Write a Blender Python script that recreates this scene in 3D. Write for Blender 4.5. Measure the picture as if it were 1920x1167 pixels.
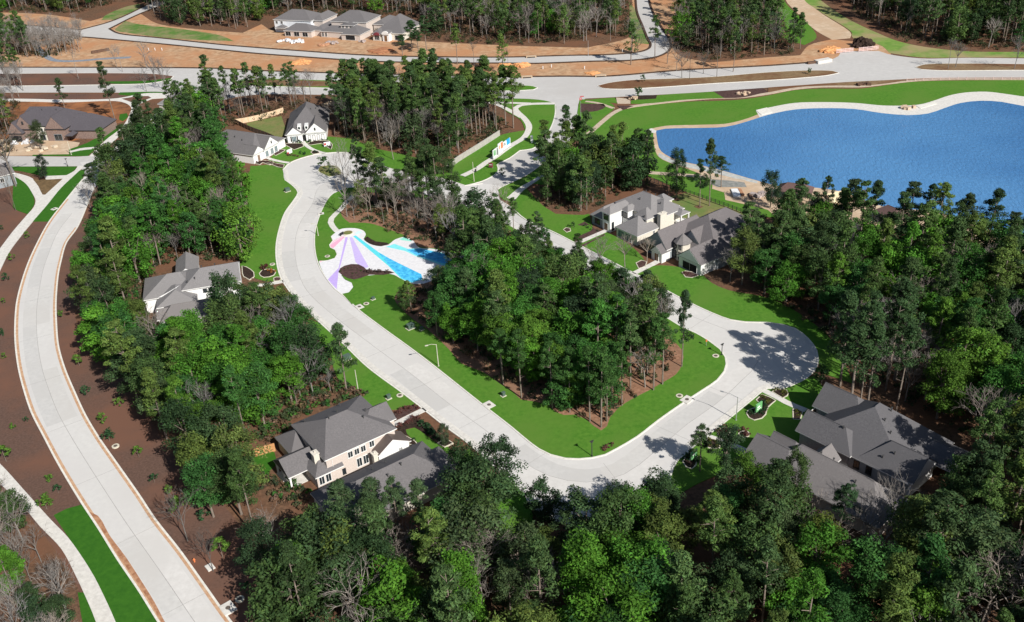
import bpy, bmesh, math, random
import numpy as np
from mathutils import Vector, Matrix
from mathutils.geometry import tessellate_polygon

for _o in list(bpy.data.objects):
    bpy.data.objects.remove(_o)
scene = bpy.context.scene
C = scene.collection
rnd = random.Random(7)

# ------------------------------------------------------------------ camera
HCAM, FPX = 119.0, 1822.0
PITCH, ROLL = math.radians(29.85), math.radians(-3.475)
R0 = Vector((1, 0, 0)); U0 = Vector((0, math.sin(PITCH), math.cos(PITCH))); F0 = Vector((0, math.cos(PITCH), -math.sin(PITCH)))
cr, sr = math.cos(ROLL), math.sin(ROLL)
RX = cr * R0 + sr * U0
UX = -sr * R0 + cr * U0
cam_data = bpy.data.cameras.new('camera')
cam = bpy.data.objects.new('camera', cam_data)
C.objects.link(cam)
cam_data.sensor_width = 36.0
cam_data.lens = 36.0 * FPX / 1920.0
cam_data.clip_start = 1.0
cam_data.clip_end = 9000.0
M4 = Matrix((RX, UX, -F0)).transposed().to_4x4()
M4.translation = Vector((0, 0, HCAM))
cam.matrix_world = M4
scene.camera = cam

# ------------------------------------------------------------------ world and sun
SUN_EL = math.radians(37.5)
SUN_TO = Vector((0.588, -0.809, 0)).normalized()          # horizontal direction towards the sun
world = bpy.data.worlds.new('World')
scene.world = world
world.use_nodes = True
wn = world.node_tree.nodes; wl = world.node_tree.links
bg = wn.get('Background') or wn.new('ShaderNodeBackground')
sky = wn.new('ShaderNodeTexSky')
sky.sky_type = 'NISHITA'
sky.sun_disc = False
sky.sun_elevation = SUN_EL
sky.sun_rotation = math.atan2(SUN_TO.x, SUN_TO.y)
sky.altitude = 100
wl.new(sky.outputs[0], bg.inputs[0])
bg.inputs[1].default_value = 0.06
sd = bpy.data.lights.new('sun', 'SUN')
sd.energy = 4.8
sd.angle = math.radians(0.5)
sd.color = (1.0, 0.955, 0.89)
sun = bpy.data.objects.new('sun', sd)
C.objects.link(sun)
sdir = Vector((SUN_TO.x * math.cos(SUN_EL), SUN_TO.y * math.cos(SUN_EL), math.sin(SUN_EL)))
sun.rotation_euler = sdir.to_track_quat('Z', 'Y').to_euler()
sun.location = (60, -80, 200)
scene.view_settings.view_transform = 'Standard'
scene.view_settings.look = 'None'
scene.view_settings.gamma = 1.0
scene.view_settings.exposure = 0.32
scene.view_settings.use_curve_mapping = False
scene.cycles.max_bounces = 5
scene.cycles.diffuse_bounces = 2
scene.cycles.glossy_bounces = 2
scene.cycles.transparent_max_bounces = 4

# ------------------------------------------------------------------ photo survey -> ground
def P(x, y, z=0.0):
    """ground-plan point seen at photo pixel (x, y), at height z"""
    d = F0 + RX * ((x - 960) / FPX) - UX * ((y - 583.5) / FPX)
    t = (z - HCAM) / d.z
    return Vector((d.x * t, d.y * t, z))
def pix(v):
    w = Vector(v) - Vector((0, 0, HCAM)); z = w.dot(F0)
    return 960 + FPX * w.dot(RX) / z, 583.5 - FPX * w.dot(UX) / z

# ------------------------------------------------------------------ materials
MATS = {}
def mat(name, c1, c2=None, scale=1.0, rough=0.85, spec=0.3, detail=6, bump=0.0, bscale=None, metal=0.0, big=None, bigscale=0.03, lo=0.35, hi=0.65, objcol=False):
    if name in MATS: return MATS[name]
    m = bpy.data.materials.new(name); m.use_nodes = True
    nt = m.node_tree; b = nt.nodes['Principled BSDF']
    b.inputs['Roughness'].default_value = rough
    b.inputs['Specular IOR Level'].default_value = spec
    b.inputs['Metallic'].default_value = metal
    tc = nt.nodes.new('ShaderNodeTexCoord')
    def noise(sc, det=detail):
        n = nt.nodes.new('ShaderNodeTexNoise'); n.inputs['Scale'].default_value = sc
        n.inputs['Detail'].default_value = det; n.inputs['Roughness'].default_value = 0.65
        nt.links.new(tc.outputs['Object'], n.inputs['Vector']); return n
    def ramp(src, a, bb, l, h):
        r = nt.nodes.new('ShaderNodeValToRGB')
        r.color_ramp.elements[0].position = l; r.color_ramp.elements[1].position = h
        r.color_ramp.elements[0].color = (*a, 1); r.color_ramp.elements[1].color = (*bb, 1)
        nt.links.new(src, r.inputs[0]); return r
    if c2 is None:
        c2 = c1
    r = ramp(noise(scale).outputs[0], c1, c2, lo, hi)
    out = r.outputs[0]
    if big is not None:
        n2 = noise(bigscale, 4)
        r2 = ramp(n2.outputs[0], (0, 0, 0), (1, 1, 1), 0.42, 0.62)
        mx = nt.nodes.new('ShaderNodeMix'); mx.data_type = 'RGBA'
        nt.links.new(r2.outputs[0], mx.inputs[0]); nt.links.new(out, mx.inputs[6]); mx.inputs[7].default_value = (*big, 1)
        out = mx.outputs[2]
    if objcol:
        oi = nt.nodes.new('ShaderNodeObjectInfo')
        mm = nt.nodes.new('ShaderNodeMix'); mm.data_type = 'RGBA'; mm.blend_type = 'MULTIPLY'; mm.inputs[0].default_value = 1
        nt.links.new(out, mm.inputs[6]); nt.links.new(oi.outputs['Color'], mm.inputs[7]); out = mm.outputs[2]
    nt.links.new(out, b.inputs['Base Color'])
    if bump:
        bn = nt.nodes.new('ShaderNodeBump'); bn.inputs['Strength'].default_value = bump; bn.inputs['Distance'].default_value = 0.1
        nt.links.new(noise(bscale or scale * 3).outputs[0], bn.inputs['Height']); nt.links.new(bn.outputs[0], b.inputs['Normal'])
    MATS[name] = m
    return m

CONC = mat('street concrete', (.56, .55, .53), (.64, .63, .605), 0.9, .9, bump=.1, bscale=6, big=(.575, .56, .54), bigscale=.035, lo=.25, hi=.75)
CONC2 = mat('old street concrete', (.46, .45, .435), (.55, .54, .52), 0.5, .9, bump=.1, bscale=6, big=(.47, .455, .435), bigscale=.03, lo=.25, hi=.75)
WALK = mat('sidewalk concrete', (.56, .54, .50), (.70, .68, .63), 1.2, .9, bump=.2, bscale=8)
KERB = mat('kerb concrete', (.62, .60, .54), (.78, .76, .69), 1.5, .85)
JOINT = mat('joint sealant', (.30, .29, .275), (.40, .385, .37), 1.0, .95)
TANPATH = mat('tan path', (.42, .34, .25), (.56, .46, .36), 1.0, .9)
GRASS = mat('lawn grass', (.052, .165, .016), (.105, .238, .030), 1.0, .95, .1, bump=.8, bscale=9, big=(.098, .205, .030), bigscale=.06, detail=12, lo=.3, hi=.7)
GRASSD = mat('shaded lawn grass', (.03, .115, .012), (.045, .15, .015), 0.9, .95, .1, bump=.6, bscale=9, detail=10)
DRYG = mat('dry grass', (.16, .17, .06), (.24, .21, .09), 0.7, .95, .1, bump=.5, bscale=7, big=(.12, .19, .05), bigscale=.09)
LITTER = mat('leaf litter', (.065, .042, .028), (.20, .115, .07), 1.1, .95, .1, bump=.8, bscale=3, big=(.17, .085, .05), bigscale=.07, detail=10)
LITTER2 = mat('pine straw litter', (.19, .10, .06), (.36, .20, .13), 1.3, .95, .1, bump=.8, bscale=3, big=(.24, .14, .09), bigscale=.15, detail=10)
MULCH = mat('brown mulch', (.090, .055, .042), (.158, .096, .074), 2.0, .95, .1, bump=.6, bscale=6, big=(.165, .085, .058), bigscale=.05, detail=10, lo=.3, hi=.7)
BEDM = mat('dark mulch', (.020, .014, .012), (.06, .04, .03), 2.0, .95, .1, bump=.7, bscale=5)
BEDP = mat('purple brown mulch', (.055, .032, .03), (.11, .065, .058), 1.6, .95, .1, bump=.7, bscale=5)
CLAY = mat('orange clay', (.33, .19, .105), (.56, .385, .24), 0.35, .95, .1, bump=.8, bscale=2, big=(.46, .235, .12), bigscale=.05, detail=10)
SAND = mat('pale sand', (.46, .35, .24), (.62, .49, .36), 0.35, .95, .1, bump=.5, bscale=2, big=(.50, .36, .24), bigscale=.06)
MEDIAN = mat('median dry turf', (.18, .12, .065), (.26, .18, .10), 0.6, .95, .1, bump=.5, bscale=5, big=(.155, .075, .04), bigscale=.05)
STONE = mat('limestone edging', (.52, .48, .38), (.68, .64, .52), 2.0, .8)
RUST = mat('clay wash', (.45, .25, .14), (.58, .40, .26), 1.0, .95)

def water_mat():
    m = bpy.data.materials.new('lake water'); m.use_nodes = True
    nt = m.node_tree; b = nt.nodes['Principled BSDF']
    b.inputs['Roughness'].default_value = .18
    b.inputs['IOR'].default_value = 1.33
    tc = nt.nodes.new('ShaderNodeTexCoord')
    mp = nt.nodes.new('ShaderNodeMapping'); mp.inputs['Rotation'].default_value = (0, 0, math.radians(28)); mp.inputs['Scale'].default_value = (1.0, .42, 1)
    nt.links.new(tc.outputs['Object'], mp.inputs[0])
    n = nt.nodes.new('ShaderNodeTexNoise'); n.inputs['Scale'].default_value = 1.15; n.inputs['Detail'].default_value = 5; n.inputs['Distortion'].default_value = .5
    nt.links.new(mp.outputs[0], n.inputs['Vector'])
    n2 = nt.nodes.new('ShaderNodeTexNoise'); n2.inputs['Scale'].default_value = .012; n2.inputs['Detail'].default_value = 3
    nt.links.new(tc.outputs['Object'], n2.inputs['Vector'])
    r = nt.nodes.new('ShaderNodeValToRGB')
    r.color_ramp.elements[0].color = (.052, .172, .385, 1); r.color_ramp.elements[1].color = (.085, .240, .475, 1)
    r.color_ramp.elements[0].position = .40; r.color_ramp.elements[1].position = .60
    nt.links.new(n2.outputs[0], r.inputs[0]); nt.links.new(r.outputs[0], b.inputs['Base Color'])
    bp = nt.nodes.new('ShaderNodeBump'); bp.inputs['Strength'].default_value = .8; bp.inputs['Distance'].default_value = .42
    nt.links.new(n.outputs[0], bp.inputs['Height']); nt.links.new(bp.outputs[0], b.inputs['Normal'])
    MATS['lake water'] = m
    return m
WATER = water_mat()

# ------------------------------------------------------------------ object helpers
def tag(o, label=None, cat=None, group=None, kind=None):
    if label: o['label'] = label
    if cat: o['category'] = cat
    if group: o['group'] = group
    if kind: o['kind'] = kind
    return o
def mesh_obj(name, verts, faces, material, parent=None, mats=None, fm=None):
    me = bpy.data.meshes.new(name)
    me.from_pydata([tuple(v) for v in verts], [], faces)
    for m in (mats or [material]): me.materials.append(m)
    if fm:
        for i, k in enumerate(fm): me.polygons[i].material_index = k
    me.validate()
    me.update()
    o = bpy.data.objects.new(name, me)
    C.objects.link(o)
    if parent: o.parent = parent
    return o
def empty(name, loc, rz=0.0):
    o = bpy.data.objects.new(name, None)
    o.location = loc; o.rotation_euler = (0, 0, rz); o.empty_display_size = .5
    C.objects.link(o)
    return o

class MB:
    """collects boxes, tubes and polygons of one part"""
    def __init__(s): s.v = []; s.f = []; s.m = []
    def add(s, vs, fs, mi=0):
        k = len(s.v); s.v += [Vector(v) for v in vs]; s.f += [tuple(i + k for i in f) for f in fs]; s.m += [mi] * len(fs); return s
    def box(s, c, d, rz=0, mi=0, M=None):
        cx, cy, cz = c; a, b, h = d[0] / 2, d[1] / 2, d[2] / 2
        vs = [Vector((x, y, z)) for z in (-h, h) for x, y in ((-a, -b), (a, -b), (a, b), (-a, b))]
        R = Matrix.Rotation(rz, 3, 'Z')
        vs = [R @ v + Vector(c) for v in vs]
        if M is not None: vs = [M @ v for v in vs]
        return s.add(vs, [(3, 2, 1, 0), (4, 5, 6, 7), (0, 1, 5, 4), (1, 2, 6, 5), (2, 3, 7, 6), (3, 0, 4, 7)], mi)
    def tube(s, pts, rads, n=6, mi=0, cap=True):
        pts = [Vector(p) for p in pts]; rings = []
        vs = []; fs = []
        for i, p in enumerate(pts):
            d = (pts[min(i + 1, len(pts) - 1)] - pts[max(i - 1, 0)]).normalized()
            a = d.orthogonal().normalized() if i == 0 else (a - d * a.dot(d)).normalized()
            b = d.cross(a)
            for k in range(n):
                t = 2 * math.pi * k / n
                vs.append(p + (a * math.cos(t) + b * math.sin(t)) * rads[i])
        for i in range(len(pts) - 1):
            for k in range(n):
                k2 = (k + 1) % n
                fs.append((i * n + k, i * n + k2, (i + 1) * n + k2, (i + 1) * n + k))
        if cap:
            fs.append(tuple(range(n - 1, -1, -1))); fs.append(tuple((len(pts) - 1) * n + k for k in range(n)))
        return s.add(vs, fs, mi)
    def disc(s, c, r, h, n=20, mi=0, sx=1, sy=1, top=1.0):
        vs = []
        for z, q in ((0, 1.0), (h, top)):
            for k in range(n):
                t = 2 * math.pi * k / n
                vs.append(Vector(c) + Vector((math.cos(t) * r * sx * q, math.sin(t) * r * sy * q, z)))
        fs = [(k, (k + 1) % n, n + (k + 1) % n, n + k) for k in range(n)]
        fs.append(tuple(range(n - 1, -1, -1))); fs.append(tuple(n + k for k in range(n)))
        return s.add(vs, fs, mi)
    def build(s, name, material, parent=None, mats=None):
        return mesh_obj(name, s.v, s.f, material, parent, mats, s.m if mats else None)

def smooth(pts, closed=True, step=2.0, sharp=48):
    """Catmull-Rom through world points; corners sharper than `sharp` degrees stay corners"""
    n = len(pts); out = []
    def corner(i):
        if not closed and i in (0, n - 1): return True
        a = pts[(i) % n] - pts[(i - 1) % n]; b = pts[(i + 1) % n] - pts[i % n]
        if a.length < 1e-6 or b.length < 1e-6: return True
        return math.degrees(a.angle(b)) > sharp
    rng = range(n if closed else n - 1)
    for i in rng:
        p1, p2 = pts[i], pts[(i + 1) % n]
        p0 = pts[(i - 1) % n] if not corner(i) else p1 - (p2 - p1)
        p3 = pts[(i + 2) % n] if not corner((i + 1) % n) else p2 + (p2 - p1)
        L = (p2 - p1).length
        k = max(1, min(14, int(L / step)))
        d = [max(1e-4, (b - a).length ** .5) for a, b in ((p0, p1), (p1, p2), (p2, p3))]
        t0, t1 = 0, d[0]; t2 = t1 + d[1]; t3 = t2 + d[2]
        for j in range(k):
            t = t1 + (t2 - t1) * j / k
            A1 = (t1 - t) / (t1 - t0) * p0 + (t - t0) / (t1 - t0) * p1
            A2 = (t2 - t) / (t2 - t1) * p1 + (t - t1) / (t2 - t1) * p2
            A3 = (t3 - t) / (t3 - t2) * p2 + (t - t2) / (t3 - t2) * p3
            B1 = (t2 - t) / (t2 - t0) * A1 + (t - t0) / (t2 - t0) * A2
            B2 = (t3 - t) / (t3 - t1) * A2 + (t - t1) / (t3 - t1) * A3
            out.append((t2 - t) / (t2 - t1) * B1 + (t - t1) / (t2 - t1) * B2)
    if not closed: out.append(pts[-1].copy())
    return out
def area2(pts): return sum(a.x * b.y - b.x * a.y for a, b in zip(pts, pts[1:] + pts[:1]))
LAWNS = [0]
def slab(name, px, z, material, base=-.05, sm=True, parent=None, world_pts=None, kind='structure', step=2.0):
    if name == 'lawn': LAWNS[0] += 1; z += .0002 * LAWNS[0]
    pts = world_pts or [P(x, y) for x, y in px]
    if sm: pts = smooth(pts, True, step)
    if area2(pts) < 0: pts = pts[::-1]
    n = len(pts)
    tris = tessellate_polygon([[Vector((p.x, p.y, 0)) for p in pts]])
    vs = [(p.x, p.y, z) for p in pts] + [(p.x, p.y, base) for p in pts]
    fs = []
    for t in tris:
        a, b, c = (pts[i] for i in t)
        fs.append(tuple(t) if (b - a).cross(c - a).z > 0 else tuple(t[::-1]))
    fs += [(i, n + i, n + (i + 1) % n, (i + 1) % n) for i in range(n)]
    o = mesh_obj(name, vs, fs, material, parent)
    if kind and not parent: o['kind'] = kind
    return o
def ribbon(name, px, width, z, material, base=0.0, closed=False, parent=None, world_pts=None, off=0.0, kind='structure', sm=True, dash=None):
    pts = world_pts or [P(x, y) for x, y in px]
    if sm: pts = smooth(pts, closed)
    n = len(pts); vs = []; fs = []
    for i, p in enumerate(pts):
        a = pts[(i - 1) % n] if (closed or i > 0) else p
        b = pts[(i + 1) % n] if (closed or i < n - 1) else p
        d = (b - a); d.z = 0
        d = d.normalized() if d.length > 1e-6 else Vector((1, 0, 0))
        nn = Vector((-d.y, d.x, 0))
        l = p + nn * (off + width / 2); r = p + nn * (off - width / 2)
        vs += [(l.x, l.y, z), (r.x, r.y, z), (l.x, l.y, base), (r.x, r.y, base)]
    m = n if closed else n - 1
    for i in range(m):
        a, b = 4 * i, 4 * ((i + 1) % n)
        fs += [(a, a + 1, b + 1, b), (a + 2, a, b, b + 2), (a + 1, a + 3, b + 3, b + 1)]
    if not closed: fs += [(0, 2, 3, 1), (4 * n - 4, 4 * n - 3, 4 * n - 1, 4 * n - 2)]
    o = mesh_obj(name, vs, fs, material, parent)
    if kind and not parent: o['kind'] = kind
    return o
def inside(poly, x, y):
    r = False; n = len(poly); j = n - 1
    for i in range(n):
        xi, yi = poly[i]; xj, yj = poly[j]
        if (yi > y) != (yj > y) and x < (xj - xi) * (y - yi) / (yj - yi) + xi: r = not r
        j = i
    return r
# ================================================================== GROUND
slab('ground', None, 0.0, LITTER, base=-1.5, sm=False, world_pts=[Vector((-1800, -600, 0)), Vector((1800, -600, 0)), Vector((1800, 2600, 0)), Vector((-1800, 2600, 0))])

# --- orange clay of the building area in the north
slab('clay_ground', [(-200, 30), (0, 24), (90, 28), (170, 40), (240, 20), (262, 26), (300, 46), (400, 58), (455, 62), (490, 46), (520, 60), (790, 78), (960, 86), (1100, 90), (1180, 70), (1185, 0), (1190, -60),
                     (1290, -60), (1280, 0), (1262, 60), (1275, 105), (1330, 118), (1440, 108), (1500, 104), (1520, 84), (1560, 74), (1600, 78), (1640, 70), (1668, 92), (1668, 120),
                     (1440, 126), (1060, 148), (400, 132), (0, 130), (-200, 130)], .03, CLAY)
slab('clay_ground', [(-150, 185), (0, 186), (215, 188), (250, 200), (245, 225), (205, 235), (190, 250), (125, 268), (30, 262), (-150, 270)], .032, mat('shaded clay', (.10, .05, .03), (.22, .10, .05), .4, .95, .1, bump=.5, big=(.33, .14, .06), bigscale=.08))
slab('clay_ground', [(-150, 262), (30, 262), (120, 264), (150, 268), (135, 292), (60, 292), (-150, 294)], .04, SAND)

# --- mulch beside the west road
slab('mulch_ground', [(-200, 350), (0, 335), (25, 370), (60, 410), (150, 420), (175, 372), (185, 390), (160, 440), (150, 500), (140, 560), (150, 620), (190, 655), (240, 720), (290, 800), (330, 860),
                      (400, 925), (470, 1010), (540, 1090), (590, 1180), (620, 1300), (100, 1330), (60, 1167), (-20, 980), (-200, 900)], .02, MULCH)
slab('mulch_ground', [(-200, 1000), (0, 915), (80, 1000), (150, 1110), (180, 1180), (200, 1320), (-200, 1320)], .03, LITTER)

# --- boulevard and its junctions
blvd = [(-300, 127), (0, 127), (400, 129), (480, 133), (600, 137), (960, 144.5), (1060, 144), (1135, 144), (1235, 136), (1285, 132), (1440, 124), (1522, 118), (1560, 112), (1572, 106), (1576, 97),
        (1647, 96), (1665, 102), (1727, 110), (1810, 109), (1920, 110), (2250, 112), (2250, 150), (1920, 146), (1745, 147), (1652, 151), (1572, 155), (1440, 164.5), (1335, 172), (1160, 182), (1098, 185),
        (1086, 192), (1083, 215), (1062, 273), (1042, 287), (1009, 314), (987, 329), (934, 355), (880, 372), (872, 349), (903, 341), (927, 329), (934, 322), (934, 316), (932, 310), (956, 297), (975, 283), (997, 280), (1009, 273),
        (1019, 261), (1029, 247), (1037, 230), (1041, 213), (1041, 197), (1028, 192), (960, 186), (860, 183), (700, 180), (600, 178), (480, 178), (430, 185), (345, 215), (300, 240), (262, 275), (240, 300), (215, 318), (160, 330), (150, 312), (-300, 314), (-300, 293), (0, 293), (150, 294), (180, 292), (209, 281),
        (255, 245), (290, 215), (320, 190), (335, 177), (300, 175), (200, 174), (-300, 175)]
slab('road', blvd, .06, CONC2, step=3)
# upper street
up = [(-300, 48), (0, 48), (75, 50), (150, 57), (205, 42), (262, 17), (330, -20), (350, -6), (262, 27), (205, 55), (225, 64), (300, 72), (420, 85), (480, 90), (560, 96), (700, 105), (860, 108), (960, 108), (1060, 105), (1150, 103), (1200, 98), (1216, 92), (1220, 84),
      (1215, 75), (1205, 50), (1195, 25), (1192, 0), (1192, -70), (1217, -70), (1217, 0), (1225, 25), (1237, 47), (1255, 75), (1258, 88), (1252, 98), (1230, 108), (1185, 114), (1110, 116), (1002, 120), (960, 119.5), (860, 119), (700, 116), (560, 107), (480, 101), (420, 95), (300, 83), (200, 74), (150, 70), (0, 64), (-300, 64)]
slab('road', up, .065, CONC2, step=3)
for e in ([(-300, 48), (0, 48), (75, 50), (150, 57), (205, 42), (262, 17), (330, -20)], [(350, -6), (262, 27), (205, 55), (225, 64), (300, 72), (420, 85), (480, 90), (560, 96), (700, 105), (860, 108), (960, 108), (1060, 105), (1150, 103), (1200, 98), (1216, 92), (1220, 84), (1215, 75), (1205, 50), (1195, 25), (1192, 0), (1192, -70)],
          [(1217, -70), (1217, 0), (1225, 25), (1237, 47), (1255, 75), (1258, 88), (1252, 98), (1230, 108), (1185, 114), (1110, 116), (1002, 120), (960, 119.5), (860, 119), (700, 116), (560, 107), (480, 101), (420, 95), (300, 83), (200, 74), (150, 70), (0, 64), (-300, 64)],
          [(-300, 127), (0, 127), (400, 129), (480, 133), (600, 137), (960, 144.5), (1060, 144), (1135, 144), (1235, 136), (1285, 132), (1440, 124), (1522, 118)]):
    ribbon('erosion_berm', e, 1.0, .35, mat('silt berm', (.035, .022, .016), (.09, .05, .03), .8, .95))
# west road
wl_left = [(160, 322), (155, 337), (125, 374), (92, 417), (70, 457), (54, 492), (41, 530), (32, 567), (29, 600), (29, 640), (35, 690), (46, 734), (60, 775), (82, 818), (110, 871), (150, 938), (186, 993), (220, 1048), (262, 1110), (295, 1163), (345, 1240), (420, 1350)]
wl_right = [(190, 335), (172, 364), (145, 427), (125, 455), (114, 492), (109, 517), (105, 567), (105.5, 600), (109, 646), (116, 675), (125, 701), (140, 736), (160, 779), (185, 821), (222, 874), (260, 928), (292, 976), (337, 1033), (382, 1096), (430, 1163), (500, 1250), (580, 1350)]
slab('road', [(150, 305), (205, 300)] + [(215, 312)] + wl_right + wl_left[::-1], .07, CONC, step=3)
ribbon('kerb', wl_left[1:], .38, .17, KERB)
ribbon('kerb', wl_right[1:], .38, .17, KERB)
ribbon('clay_wash', wl_left[2:], .55, .078, RUST, off=.45)
ribbon('clay_wash', wl_right[2:], .55, .078, RUST, off=-.42)
mid = [((a[0] + b[0]) / 2, (a[1] + b[1]) / 2) for a, b in zip(wl_left, wl_right)]
ribbon('road_joint', mid[2:], .10, .076, JOINT)

# --- loop street (one sheet, the planted island lies on it)
loop_out = [(531, 319), (544, 306), (577, 294), (603, 289), (650, 287), (697, 303), (735, 318), (790, 328), (835, 337), (872, 349), (905, 345), (950, 352), (948, 362), (934, 365), (940, 378), (960, 391), (985, 412), (1042, 438), (1077, 456), (1167, 502), (1215, 527), (1290, 567), (1335, 588), (1370, 601), (1397, 605), (1440, 606), (1468, 610), (1490, 617), (1515, 636), (1531, 659),
            (1534, 676), (1527, 696), (1511, 711), (1468, 729), (1438, 729.5), (1417, 745), (1350, 800), (1310, 830), (1285, 852), (1272, 862), (1262, 878), (1257, 895), (1250, 925), (1225, 958), (1180, 980), (1120, 987), (1060, 983), (1020, 968), (992, 945), (985, 928), (970, 914), (930, 880), (885, 838), (830, 797), (782, 759), (752, 736), (690, 690), (645, 647), (600, 606), (560, 568), (535, 536), (525, 517), (519, 492), (518, 462), (524, 430), (535, 399), (552, 375), (559, 362), (551, 351), (534, 338)]
slab('road', loop_out, .08, CONC)
k_out = loop_out
ribbon('kerb', loop_out[:11], .34, .2, KERB)
ribbon('kerb', loop_out[14:40], .34, .2, KERB)
ribbon('kerb', loop_out[49:], .34, .2, KERB)
ribbon('kerb', loop_out[39:50], .34, .2, KERB)
island = [(625, 364), (615, 374), (605, 392), (597, 412), (591, 435), (590, 462), (594, 487), (602, 507), (615, 527), (630, 545), (642, 554), (675, 584), (712, 612), (790, 669), (905, 760), (960, 803), (985, 824), (1010, 843), (1032, 854), (1060, 861), (1085, 862), (1110, 860), (1135, 854), (1158, 842), (1195, 820), (1235, 789), (1285, 754), (1317, 733), (1345, 714), (1358, 698), (1362, 684), (1360, 671), (1350, 656), (1330, 641), (1305, 626), (1280, 615), (1245, 594), (1180, 556), (1120, 520), (1050, 478), (1000, 450), (950, 421), (905, 402), (860, 384), (800, 366), (740, 356), (690, 352), (650, 353)]
slab('lawn', island, .20, GRASS)
ribbon('kerb', island, .30, .215, KERB, closed=True)
# pavement walks along the kerbs of the loop street
ribbon('sidewalk', [(531, 319), (534, 338), (551, 351), (559, 362), (552, 375), (535, 399), (524, 430), (518, 462), (519, 492), (525, 517), (535, 536), (560, 568), (600, 606), (645, 647), (690, 690), (752, 736), (782, 759), (830, 797), (885, 838), (930, 880)], 1.2, .16, WALK, off=.95, base=.05)
ribbon('sidewalk', [(1468, 729), (1438, 729.5), (1417, 745), (1350, 800), (1310, 830), (1285, 852), (1272, 862)], 1.2, .16, WALK, off=-.95, base=.05)
# joints of the loop street
def offset_line(px, off):
    pts = smooth([P(x, y) for x, y in px], False, 3)
    out = []
    for i, p in enumerate(pts):
        d = (pts[min(i + 1, len(pts) - 1)] - pts[max(i - 1, 0)]).normalized()
        out.append(p + Vector((-d.y, d.x, 0)) * off)
    return out
cl1 = offset_line([(640, 330), (600, 350), (585, 385), (562, 420), (553, 462), (558, 505), (575, 545), (620, 588), (690, 642), (771, 702), (845, 760), (920, 815), (975, 862), (1030, 893), (1100, 905), (1170, 890), (1225, 850), (1290, 795), (1340, 760), (1390, 715), (1420, 680), (1405, 645), (1360, 618), (1300, 595), (1235, 555), (1140, 505), (1080, 475), (1000, 435), (930, 395)], 0)
ribbon('road_joint', None, .09, .086, JOINT, world_pts=cl1, sm=False, base=.05)
def cross_joints(line, half, every, z, w=.07, skip=0):
    mb = MB(); acc = 0; nxt = every * .7
    for a, b in zip(line, line[1:]):
        L = (b - a).length
        while acc + L > nxt:
            p = a.lerp(b, (nxt - acc) / L); d = (b - a).normalized(); nn = Vector((-d.y, d.x, 0))
            q = [p + nn * half + d * w / 2, p + nn * half - d * w / 2, p - nn * half - d * w / 2, p - nn * half + d * w / 2]
            mb.add([(v.x, v.y, z) for v in q], [(0, 1, 2, 3)]); nxt += every
        acc += L
    o = mb.build('road_joint', JOINT); o['kind'] = 'structure'
cross_joints(cl1, 4.6, 18.3, .084)
def slab_tones(line, half, every, z, tones, seed):
    r = random.Random(seed); pts = [line[0]]; acc = 0
    for a, b in zip(line, line[1:]):
        acc += (b - a).length
        pts.append(b)
    k = 0; i = 0
    while i < len(pts) - 3:
        j = i; L = 0
        while j < len(pts) - 1 and L < every: L += (pts[j + 1] - pts[j]).length; j += 1
        for sd in (1, -1):
            if r.random() < .55:
                vs = []; 
                for q in range(i, j + 1):
                    d = (pts[min(q + 1, len(pts) - 1)] - pts[max(q - 1, 0)]).normalized(); nn = Vector((-d.y, d.x, 0)) * sd
                    a_, b_ = pts[q] + nn * .08, pts[q] + nn * half
                    vs += [(a_.x, a_.y, z), (b_.x, b_.y, z)]
                fs = [((2 * m, 2 * m + 1, 2 * m + 3, 2 * m + 2) if sd < 0 else (2 * m, 2 * m + 2, 2 * m + 3, 2 * m + 1)) for m in range(j - i)]
                o = mesh_obj('road_slab', vs, fs, r.choice(tones)); o['kind'] = 'structure'
        i = j; k += 1
TN = [mat('slab tone one', (.53, .52, .50), (.60, .59, .565), .9, .9, big=(.54, .525, .50), bigscale=.08), mat('slab tone two', (.585, .57, .545), (.66, .645, .62), .9, .9, big=(.58, .565, .54), bigscale=.08), mat('slab tone three', (.50, .495, .48), (.575, .565, .545), .9, .9, big=(.52, .51, .49), bigscale=.08)]
slab_tones(cl1, 3.7, 18.3, .0825, TN, 4)
midw = smooth([P(x, y) for x, y in mid[1:]], False, 3)
cross_joints(midw, 4.2, 22, .0755)
slab_tones(midw, 3.2, 22, .0725, TN, 6)

# --- boulevard medians
def bed(px, m, z=.17, name='median', kerb=True):
    o = slab(name, px, z, m)
    if kerb: ribbon('kerb', px, .30, z + .02, KERB, closed=True)
    return o
bed([(-300, 139), (0, 139), (200, 138), (290, 139.5), (325, 143.5), (320, 150), (280, 157), (200, 159.5), (0, 162), (-300, 162)], MULCH)
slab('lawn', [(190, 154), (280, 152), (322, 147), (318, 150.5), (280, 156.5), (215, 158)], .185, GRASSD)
bed([(445, 154), (480, 149), (600, 151), (700, 154), (860, 158), (960, 160), (1000, 162.5), (1008, 165.5), (1000, 169), (960, 171), (860, 171), (700, 168), (520, 163), (455, 160)], GRASS)
slab('dry_turf', [(452, 155), (480, 151), (600, 153), (660, 157), (600, 163), (520, 161)], .185, MEDIAN)
bed([(1120, 162), (1140, 156.5), (1185, 151), (1235, 149), (1335, 145), (1440, 136.5), (1515, 133), (1562, 134), (1573, 137.5), (1552, 142), (1502, 147), (1440, 151.5), (1335, 157.5), (1235, 164.5), (1160, 168), (1128, 166)], MEDIAN)
bed([(1716, 127), (1735, 121.5), (1815, 120), (1920, 121), (2200, 123), (2200, 134), (1920, 132.5), (1765, 133), (1727, 131)], MEDIAN)
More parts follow.
